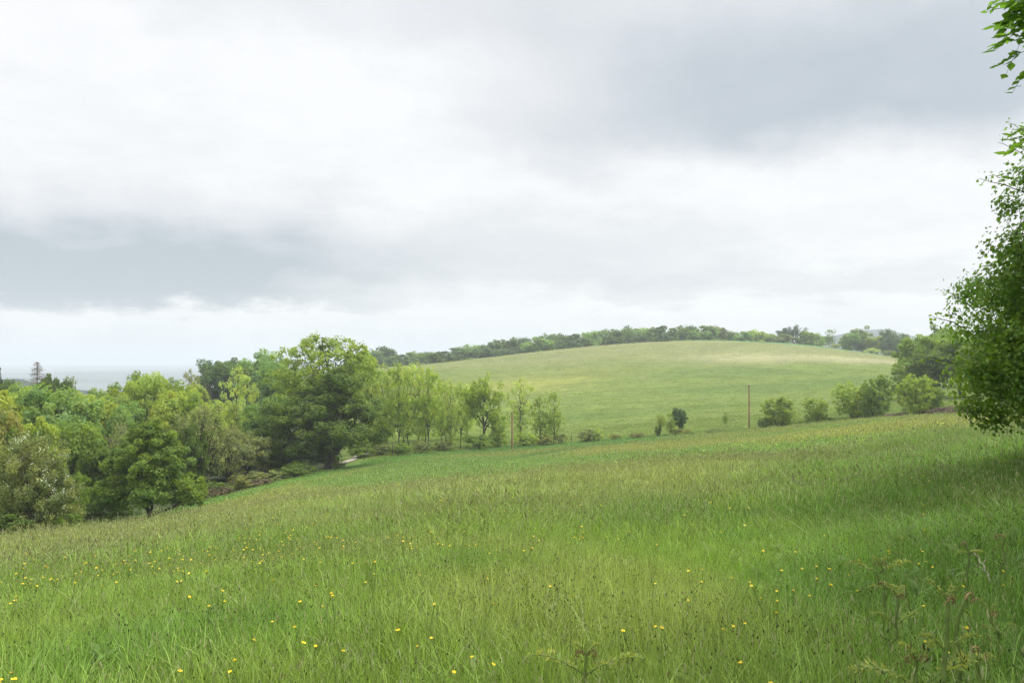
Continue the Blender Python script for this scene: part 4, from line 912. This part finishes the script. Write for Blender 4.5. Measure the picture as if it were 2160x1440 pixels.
def instancer(name, XYZ, kinds, rot, scl, cov, collection):
    me = bpy.data.meshes.new(name); n = len(XYZ); me.vertices.add(n); me.vertices.foreach_set('co', np.asarray(XYZ, np.float32).ravel())
    for nm, ty, key, val in (('kind', 'INT', 'value', np.asarray(kinds, np.int32)), ('rot', 'FLOAT_VECTOR', 'vector', np.asarray(rot, np.float32).ravel()), ('scl', 'FLOAT', 'value', np.asarray(scl, np.float32))):
        me.attributes.new(nm, ty, 'POINT').data.foreach_set(key, val)
    c4 = np.concatenate([cov, np.ones((n, 1))], 1).astype(np.float32); me.attributes.new('cover', 'FLOAT_COLOR', 'POINT').data.foreach_set('color', c4.ravel())
    me.update(); o = link(bpy.data.objects.new(name, me))
    ng = bpy.data.node_groups.new(name + '_scatter', 'GeometryNodeTree')
    ng.interface.new_socket('Geometry', in_out='INPUT', socket_type='NodeSocketGeometry'); ng.interface.new_socket('Geometry', in_out='OUTPUT', socket_type='NodeSocketGeometry')
    N, L = ng.nodes, ng.links
    gi, go = N.new('NodeGroupInput'), N.new('NodeGroupOutput'); ip = N.new('GeometryNodeInstanceOnPoints'); ci = N.new('GeometryNodeCollectionInfo')
    ci.inputs['Collection'].default_value = collection; ci.inputs['Separate Children'].default_value = True; ci.inputs['Reset Children'].default_value = True
    ip.inputs['Pick Instance'].default_value = True
    def attr(nm, ty): n = N.new('GeometryNodeInputNamedAttribute'); n.data_type = ty; n.inputs['Name'].default_value = nm; return [s for s in n.outputs if s.enabled and s.name == 'Attribute'][0]
    er = N.new('FunctionNodeEulerToRotation'); L.new(attr('rot', 'FLOAT_VECTOR'), er.inputs[0])
    L.new(gi.outputs[0], ip.inputs['Points']); L.new(ci.outputs[0], ip.inputs['Instance']); L.new(attr('kind', 'INT'), ip.inputs['Instance Index']); L.new(er.outputs[0], ip.inputs['Rotation']); L.new(attr('scl', 'FLOAT'), ip.inputs['Scale'])
    L.new(ip.outputs[0], go.inputs[0])
    md = o.modifiers.new('scatter', 'NODES'); md.node_group = ng
    return o
rot = np.stack([gr.normal(size=len(XY)) * .10, gr.normal(size=len(XY)) * .10, gr.uniform(0, 6.28, len(XY))], 1)
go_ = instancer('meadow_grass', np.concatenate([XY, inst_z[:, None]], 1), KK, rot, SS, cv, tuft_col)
set_props(go_, 'uncut meadow grass with seed heads and dark plantain spikes over the whole slope', 'grass', kind='stuff')

# ------------------------------------------------------------------ buttercups
YEL = plain_material('buttercup_yellow', (.84, .66, .018), .35, 30, .12, .5)
STEM = plain_material('flower_stem', (.10, .17, .04), .6, 20, .2)
def buttercup_geo(rg):
    st, fl = Geo(), Geo(); h = .40
    st.tube(curve((0, 0, -.05), (.02, .01, h), rg, .06, 6), np.linspace(.0022, .0014, 6), 4)
    T = np.array([[0, 0, 0], [.45, .35, .16], [.5, .75, .42], [0, .98, .52], [-.5, .75, .42], [-.45, .35, .16], [0, .55, .2]])
    TF = [[[0, 1, 6], [6, 5, 0], [2, 3, 6], [6, 3, 4]], [[1, 2, 6, 6]]]
    TF = [[[0, 1, 6], [1, 2, 6], [2, 3, 6], [3, 4, 6], [4, 5, 6], [5, 0, 6]]]
    a = np.arange(5) * 2 * np.pi / 5; Y = np.stack([np.cos(a), np.sin(a), np.zeros(5)], 1)
    fl.stamp(T, TF, np.tile([.02, .01, h], (5, 1)), frames(np.tile([0, 0, 1.], (5, 1)), rg, Y), np.full(5, .0092), np.ones((5, 3)))
    d = rg.normal(size=(14, 3)); d[:, 2] = abs(d[:, 2]) + .6
    fl.stamp(KITE, KITE_F, np.tile([.02, .01, h + .003], (14, 1)) + d * .0028, frames(rg.normal(size=(14, 3)), rg, d), np.full(14, .0045), np.ones((14, 3)))
    return st, fl
bst, bfl = buttercup_geo(np.random.default_rng(3)); bst_me = bst.mesh('stem', [STEM]); bfl_me = bfl.mesh('flower_head', [YEL])
bg = np.random.default_rng(44)
x, y = scatter_ring(9000, 2.9, 100, -44, 44, bg, power=1)
pr = (fbm(x, y, 2.2, 81, 2) > .55) * 1.3 + .18 + .6 * (fbm(x, y, 14, 82) > .54) * (np.hypot(x, y) > 26) * (1 - .75 * sstep(45, 65, np.hypot(x, y)))
pr = pr * np.clip(1.25 - 1.0 * sstep(500, 1500, pcol(x, y)) * (np.hypot(x, y) < 22), .1, 2)
k = bg.uniform(0, 1.6 + 1.7 * (np.hypot(x, y) < 16), len(x)) < pr; x, y = x[k], y[k]
k = (y < bound(x, y) - 4); x, y = x[k], y[k]
order = np.argsort(np.hypot(x, y)); x, y = x[order], y[order]
inview = (np.abs(pcol(x, y) - CX) < 1075) & (np.hypot(x, y) > 3.4)
first = np.where(inview)[0][:290]
LBUT = 'small glossy yellow buttercup on a thin stem among the near meadow grass'
for i in first:
    o = bpy.data.objects.new('buttercup', bst_me); COL.objects.link(o)
    o.location = (x[i], y[i], gz(x[i], y[i])); s = bg.uniform(.85, 1.15); o.scale = (s, s, s * bg.uniform(.85, 1.2)); o.rotation_euler = (bg.normal() * .18, bg.normal() * .18, bg.uniform(0, 6.28))
    set_props(o, LBUT, 'flower', 'buttercups in the near meadow')
    f = bpy.data.objects.new('flower_head', bfl_me); COL.objects.link(f); f.parent = o
rest = np.setdiff1d(np.arange(len(x)), first)
fc = bpy.data.collections.new('flower_clumps')
g = Geo(); g.V, g.Fc, g.A, g.n = list(bfl.V), {k_: list(v) for k_, v in bfl.Fc.items()}, list(bfl.A), bfl.n
fo = bpy.data.objects.new('flower', g.mesh('flower', [YEL])); fc.objects.link(fo)
xr, yr = x[rest], y[rest]
o = instancer('buttercup_drift', np.stack([xr, yr, ground(xr, yr)], 1), np.zeros(len(xr)), np.stack([bg.normal(size=len(xr)) * .2, bg.normal(size=len(xr)) * .2, bg.uniform(0, 6.28, len(xr))], 1), bg.uniform(.9, 1.25, len(xr)) * (1 + .35 * sstep(18, 45, np.hypot(xr, yr))), np.ones((len(xr), 3)), fc)
set_props(o, 'drifts of tiny yellow buttercups farther out in the meadow', 'flowers', kind='stuff')

# ------------------------------------------------------------------ bracken, weeds and a dead stick in the right foreground
FERN = leaf_material('young_bracken', (.135, .175, .045), trans=.4, var=.4, warm=(1.3, 1.0, .6))
FSTEM = plain_material('bracken_stem', (.115, .170, .040), .5, 25, .25, .3)
FTIP = plain_material('bracken_crozier', (.23, .17, .07), .7, 60, .35)
def pinna(g, sg, P, L, rg, curl=1.):
    """one side frond: a curved midrib with paired leaflets that shrink to a curled tip"""
    sg.tube(P, np.linspace(.0035, .0012, len(P)), 5)
    n = 26; t = np.linspace(.12, 1, n); tt = np.linspace(0, 1, len(P))
    Q = np.stack([np.interp(t, tt, P[:, c]) for c in range(3)], 1); T = np.gradient(Q, axis=0); T /= np.linalg.norm(T, axis=1)[:, None]
    side = np.cross(T, [0, 0, 1.]); side /= np.linalg.norm(side, axis=1)[:, None] + 1e-6
    ln = L * np.sin(np.pi * np.clip(t * .9 + .12, 0, 1)) ** .8
    for s in (-1, 1):
        Y = side * s + T * .5 + np.array([0, 0, .15]) + rg.normal(size=(n, 3)) * .2
        Nn = np.array([0, 0, 1.]) + rg.normal(size=(n, 3)) * .4 - side * s * .3
        for sub in range(2):
            g.stamp(KITE + [0, .5, 0], KITE_F, Q + rg.normal(size=(n, 3)) * .003 + Y * (ln * .3 * sub)[:, None], frames(Nn, rg, Y + T * (.5 - sub)), np.stack([ln * .30, ln * .8, ln * .5], 1), rg.uniform(0, 1, (n, 3)))
def crozier(g, p, dirn, r, rg):
    th = np.linspace(0, 5.2, 22); rr = r * (1 - th / 6.4); d = np.array(dirn, float); d[2] = 0; d /= np.linalg.norm(d) + 1e-9
    c = np.array(p) + d * r
    P = c + (-d)[None] * (rr * np.cos(th))[:, None] + np.array([0, 0, 1.])[None] * (rr * np.sin(th))[:, None]
    g.tube(P, np.linspace(.0055, .002, 22), 6)
    for q in P[::2]: g.tube([q, q + rg.normal(size=3) * .012], [.003, .001], 3)
def bracken(px, py_top, d, form, label, size=1., turn=0.):
    rg = np.random.default_rng(int(px * 7 + py_top)); x, y = at(px, d); z0 = gz(x, y); h = Z(py_top, d) - z0
    r = link(bpy.data.objects.new('bracken_fern', None)); r.location = (x, y, z0); set_props(r, label, 'fern', 'young bracken in the right foreground')
    st, tp = Geo(), Geo(); fr = []
    top = np.array([rg.normal() * .02, rg.normal() * .02, h])
    P = curve((0, 0, -.05), top, rg, .03, 10); st.tube(P, np.linspace(.0125, .0075, 10) * size, 7)
    Rt = np.array([[math.cos(turn), -math.sin(turn), 0], [math.sin(turn), math.cos(turn), 0], [0, 0, 1]])
    def arm(s, base_t, L, rise, droop, leaf):
        b = np.array([np.interp(base_t, np.linspace(0, 1, 10), P[:, c]) for c in range(3)])
        u = Rt @ np.array([s, rg.uniform(-.35, .35), 0]); t = np.linspace(0, 1, 12)[:, None]
        A = b + u * L * t + np.array([0, 0, 1.]) * (rise * t - droop * t ** 3)
        e = A[-1]; A = np.concatenate([A, [e + u * .012 + [0, 0, -.02], e + [0, 0, -.035]]])
        sg, lg = Geo(), Geo(); pinna(lg, sg, A, leaf, rg); fr.append((sg, lg))
    if form == 'spread':
        for s in (-1, 1): arm(s, .80, .30 * size, .19 * size, .09 * size, .055 * size)
        for s in (-1, 1): arm(s * .6, 1., .13 * size, .12 * size, .05, .028 * size)
        for s in (-1, 1): crozier(tp, top + [s * .01, 0, 0], Rt @ np.array([s, .2, 0]), .022, rg)
    elif form == 'arms':
        for s in (-1, 1): arm(s, .74, .12 * size, .13 * size, .07 * size, .026 * size)
        arm(-.7, 1., .10 * size, .10, .02, .022 * size); arm(.5, 1., .08 * size, .08, .03, .02 * size)
        crozier(tp, top, Rt @ np.array([1., .3, 0]), .02, rg)
    elif form == 'hook':
        crozier(tp, top, Rt @ np.array([1., .2, 0]), .032, rg)
        arm(.8, .93, .07 * size, .0, .06, .016); 
    else:
        for s in (-1, 1, .4): arm(s, .9, .10 * size, .05, .05, .024 * size)
        crozier(tp, top, Rt @ np.array([-1., .2, 0]), .018, rg)
    o = link(bpy.data.objects.new('stem', st.mesh('stem', [FSTEM], True))); o.parent = r
    o = link(bpy.data.objects.new('crozier', tp.mesh('crozier', [FTIP], True))); o.parent = r
    for sg, lg in fr:
        o = link(bpy.data.objects.new('frond', lg.mesh('frond', [FERN]))); o.parent = r
        m_ = link(bpy.data.objects.new('midrib', sg.mesh('midrib', [FSTEM], True))); m_.parent = o
bracken(1999, 1270, 3.0, 'arms', 'tallest bracken shoot with a thick stem and two arched arms, lower right')
bracken(2026, 1262, 3.3, 'hook', 'bracken shoot bent into a single brown hook beside the tallest shoot', turn=.2)
bracken(1879, 1258, 3.9, 'arms', 'slim bracken shoot with a ragged top left of the hooked one')
bracken(1928, 1392, 3.2, 'spread', 'bracken with two leafy wing-like fronds at the bottom right edge of the grass')
bracken(1240, 1386, 3.35, 'spread', 'bracken with two spread fronds alone at the bottom middle', .8)
bracken(2047, 1150, 5.2, 'small', 'bracken shoot standing beside the pale dead stick')
bracken(2112, 1135, 5.6, 'hook', 'thin upright bracken shoot in the shade right of the dead stick', turn=2.5)
bracken(2118, 1300, 4.0, 'arms', 'dark tipped bracken shoot near the right picture edge', .8)
bracken(1855, 1190, 5.6, 'spread', 'pale feathery bracken frond in the grass left of the dead stick', .8)
bracken(1862, 1232, 4.9, 'small', 'small pale bracken sprig below the feathery frond')
bracken(2085, 1375, 3.3, 'small', 'low bracken sprig in the bottom right corner')

def stick():
    rg = np.random.default_rng(2); g = Geo(); x, y = at(2060, 6.3); x2, y2 = at(2088, 5.6)
    a = np.array([x, y, gz(x, y) + .27]); b = np.array([x2, y2, gz(x2, y2) + .17])
    g.tube(curve(a, b, rg, .04, 9), np.linspace(.010, .006, 9), 7)
    for t, v in ((.45, (.07, .05, .03)), (.7, (-.05, .06, .05))): p = a * (1 - t) + b * t; g.tube([p, p + np.array(v) * .6, p + np.array(v)], [.006, .004, .002], 5)
    o = link(bpy.data.objects.new('dead_stick', g.mesh('dead_stick', [plain_material('bleached_stick', (.30, .26, .21), .8, 25, .3)], True)))
    set_props(o, 'bleached dead stick lying on the grass at the right', 'stick')
stick()
def weed(px, d, top, w, mat, label): return place('scrub1', 'weed', px, d, top, w, mat, label, cat='weed')
weed(1989, 60, 884, 16, 'dark', 'lone dark weed clump in the smooth meadow left of the hazel')
weed(1505, 40, 945, 12, 'mid', 'small dark weed in the meadow below the right pole') 
weed(904, 52, 1009, 14, 'dark', 'small dark tuft in the far meadow below the thin ashes')

# ------------------------------------------------------------------ haze
def haze():
    s, z0, z1 = 8600., -46., 76.
    V = [(-s, -s, z0), (s, -s, z0), (s, s, z0), (-s, s, z0), (-s, -s, z1), (s, -s, z1), (s, s, z1), (-s, s, z1)]
    m, nt, N, L = new_mat('haze_air'); out = nd(N, 'ShaderNodeOutputMaterial'); pv = nd(N, 'ShaderNodeVolumePrincipled')
    pv.inputs['Color'].default_value = (.74, .79, .86, 1); pv.inputs['Density'].default_value = HAZE; pv.inputs['Density Attribute'].default_value = ''; pv.inputs['Anisotropy'].default_value = .1
    L.new(pv.outputs[0], out.inputs['Volume']); m.cycles.volume_sampling = 'DISTANCE'
    o = link(bpy.data.objects.new('haze', make_mesh('haze', V, [[[0, 3, 2, 1], [4, 5, 6, 7], [0, 1, 5, 4], [1, 2, 6, 5], [2, 3, 7, 6], [3, 0, 4, 7]]], [m])))
    set_props(o, 'thin pale haze in the distance over the valley and hills', 'haze', kind='stuff')
HAZE = .00040
haze()

# ------------------------------------------------------------------ sky, sun
SUN_EL, SUN_AZ = 60., 82.      # degrees; azimuth from straight ahead, positive to the right
def world():
    w = bpy.data.worlds.new('World'); sc.world = w; w.use_nodes = True; nt = w.node_tree; N, L = nt.nodes, nt.links; N.clear()
    out = nd(N, 'ShaderNodeOutputWorld'); bgn = nd(N, 'ShaderNodeBackground'); bgn.inputs['Strength'].default_value = .1; L.new(bgn.outputs[0], out.inputs[0])
    sky = nd(N, 'ShaderNodeTexSky', sky_type='NISHITA'); sky.sun_disc = False; sky.sun_elevation = R(SUN_EL); sky.sun_rotation = R(SUN_AZ); sky.altitude = 600
    tc = nd(N, 'ShaderNodeTexCoord'); sp = nd(N, 'ShaderNodeSeparateXYZ'); L.new(tc.outputs['Generated'], sp.inputs[0])
    def M(op, a, b=None, c=None, clamp=False):
        n = nd(N, 'ShaderNodeMath', operation=op); n.use_clamp = clamp
        for i, v in enumerate((a, b, c)):
            if v is None: continue
            if isinstance(v, (int, float)): n.inputs[i].default_value = v
            else: L.new(v, n.inputs[i])
        return n.outputs[0]
    az = M('MULTIPLY', M('ARCTAN2', sp.outputs[0], sp.outputs[1]), 57.2958)
    el = M('MULTIPLY', M('ARCSINE', sp.outputs[2]), 57.2958)
    # cloud layer coordinates: a flat deck overhead, squeezed towards the horizon
    zz = M('ADD', M('MAXIMUM', sp.outputs[2], 0.), .16)
    cb = nd(N, 'ShaderNodeCombineXYZ'); L.new(M('DIVIDE', sp.outputs[0], zz), cb.inputs[0]); L.new(M('DIVIDE', sp.outputs[1], zz), cb.inputs[1])
    def noise(scale, det, rough=.5, vec=None, off=(0, 0, 0)):
        mp = nd(N, 'ShaderNodeMapping'); mp.inputs['Location'].default_value = off; L.new(vec or cb.outputs[0], mp.inputs[0])
        n = nd(N, 'ShaderNodeTexNoise'); n.inputs['Scale'].default_value = scale; n.inputs['Detail'].default_value = det; n.inputs['Roughness'].default_value = rough; L.new(mp.outputs[0], n.inputs['Vector']); return n.outputs['Fac']
    n1, n2, n3 = noise(1.1, 5, .5), noise(2.6, 6, .55, off=(3, 7, 0)), noise(6.5, 5, .5, off=(1, 2, 4))
    dirn = noise(9., 5, .55, tc.outputs['Generated']); dirn2 = noise(4., 4, .5, tc.outputs['Generated'], (5, 5, 5))
    azw = M('MULTIPLY_ADD', M('SUBTRACT', dirn2, .5), 16., az)
    elw = M('ADD', M('MULTIPLY_ADD', M('SUBTRACT', dirn, .5), 5.0, el), M('MULTIPLY', M('SUBTRACT', n2, .5), 3.5))
    def ss(x, a, b):
        n = nd(N, 'ShaderNodeMapRange', interpolation_type='SMOOTHSTEP'); L.new(x, n.inputs[0])
        lo, hi = (a, b) if a < b else (b, a); n.inputs[1].default_value = lo; n.inputs[2].default_value = hi
        n.inputs[3].default_value, n.inputs[4].default_value = (0, 1) if a < b else (1, 0); return n.outputs[0]
    def bank(a0, a1, a2, a3, e0, e1, e2, e3):
        return M('MULTIPLY', M('MULTIPLY', ss(azw, a0, a1), ss(azw, a3, a2)), M('MULTIPLY', ss(elw, e0, e1), ss(elw, e3, e2)))
    b1 = bank(-75, -45, -19, 0, 2.9, 4.1, 4.9, 11.)           # grey bank low on the left
    b2 = bank(-12, 14, 50, 80, 12.0, 16.5, 19, 29)            # grey deck upper right
    b3 = M('MULTIPLY', bank(-8, 6, 45, 70, 3.6, 4.6, 5.2, 7.2), .2)
    b4 = M('MULTIPLY', bank(-60, -24, 6, 22, 4.2, 6.5, 8, 13), .35)
    b5 = M('MULTIPLY', bank(-50, -34, -2, 10, 20, 23, 25, 32), .18)
    d = M('ADD', M('ADD', b1, M('MULTIPLY', b2, .88)), M('ADD', b3, M('ADD', b4, b5)))
    d = M('ADD', d, M('MULTIPLY', M('SUBTRACT', n1, .45), .52)); d = M('ADD', d, M('MULTIPLY', M('SUBTRACT', n3, .5), .20))
    cr = nd(N, 'ShaderNodeValToRGB'); L.new(d, cr.inputs[0])
    e = cr.color_ramp.elements; e[0].position = .0; e[0].color = (.765, .77, .778, 1); e[1].position = 1.; e[1].color = (.385, .432, .475, 1)
    x = e.new(.22); x.color = (.66, .672, .69, 1); x = e.new(.60); x.color = (.54, .565, .597, 1)
    # low band near the horizon, with small pale heaps of cloud
    hz = ss(el, 4.2, .6); hc = nd(N, 'ShaderNodeMix', data_type='RGBA'); L.new(M('MULTIPLY', hz, .8), hc.inputs['Factor']); L.new(cr.outputs[0], hc.inputs['A'])
    pf = nd(N, 'ShaderNodeValToRGB'); L.new(noise(14., 5, .55, tc.outputs['Generated'], (2, 0, 0)), pf.inputs[0]); pf.color_ramp.elements[0].position = .42; pf.color_ramp.elements[1].position = .6
    pf.color_ramp.elements[0].color = (.63, .655, .69, 1); pf.color_ramp.elements[1].color = (.735, .74, .75, 1); L.new(pf.outputs[0], hc.inputs['B'])
    # the deck is brighter overhead, as overcast skies are
    up = nd(N, 'ShaderNodeMapRange'); L.new(el, up.inputs[0]); up.inputs[1].default_value = 26; up.inputs[2].default_value = 60; up.inputs[3].default_value = 1.; up.inputs[4].default_value = ZEN
    v = nd(N, 'ShaderNodeVectorMath', operation='SCALE'); L.new(hc.outputs['Result'], v.inputs[0]); L.new(M('MULTIPLY', up.outputs[0], 10.), v.inputs['Scale'])
    mx = nd(N, 'ShaderNodeMix', data_type='RGBA'); mx.inputs['Factor'].default_value = .94; L.new(sky.outputs[0], mx.inputs['A']); L.new(v.outputs[0], mx.inputs['B']); L.new(mx.outputs['Result'], bgn.inputs['Color'])
ZEN = 2.7
world()
sl = bpy.data.lights.new('sun', 'SUN'); sl.energy = 2.7; sl.angle = R(12); sl.color = (1, .95, .87)
so = link(bpy.data.objects.new('sun', sl))
a_, e_ = R(SUN_AZ), R(SUN_EL); dv = Vector((math.sin(a_) * math.cos(e_), math.cos(a_) * math.cos(e_), math.sin(e_)))
so.rotation_euler = dv.to_track_quat('Z', 'Y').to_euler(); so.location = dv * 50

# ------------------------------------------------------------------ camera and render settings
cam = bpy.data.cameras.new('camera'); cam.sensor_width = 36; cam.lens = 36 * F / 2160; cam.shift_y = (HY - 720) / 2160; cam.clip_start = .1; cam.clip_end = 30000
co = link(bpy.data.objects.new('camera', cam)); co.location = (0, 0, 0); co.rotation_euler = (R(90), 0, 0); sc.camera = co
vs = sc.view_settings; vs.view_transform = 'Standard'; vs.look = 'None'; vs.exposure = .42; vs.gamma = 1; vs.use_curve_mapping = False
sc.render.engine = 'CYCLES'
cy = sc.cycles; cy.max_bounces = 6; cy.diffuse_bounces = 3; cy.transmission_bounces = 4; cy.glossy_bounces = 2; cy.transparent_max_bounces = 4; cy.volume_bounces = 1; cy.use_denoising = True; cy.denoising_prefilter = 'NONE'; cy.denoising_input_passes = 'RGB_ALBEDO_NORMAL'
cy.sample_clamp_indirect = 8; cy.caustics_reflective = False; cy.caustics_refractive = False
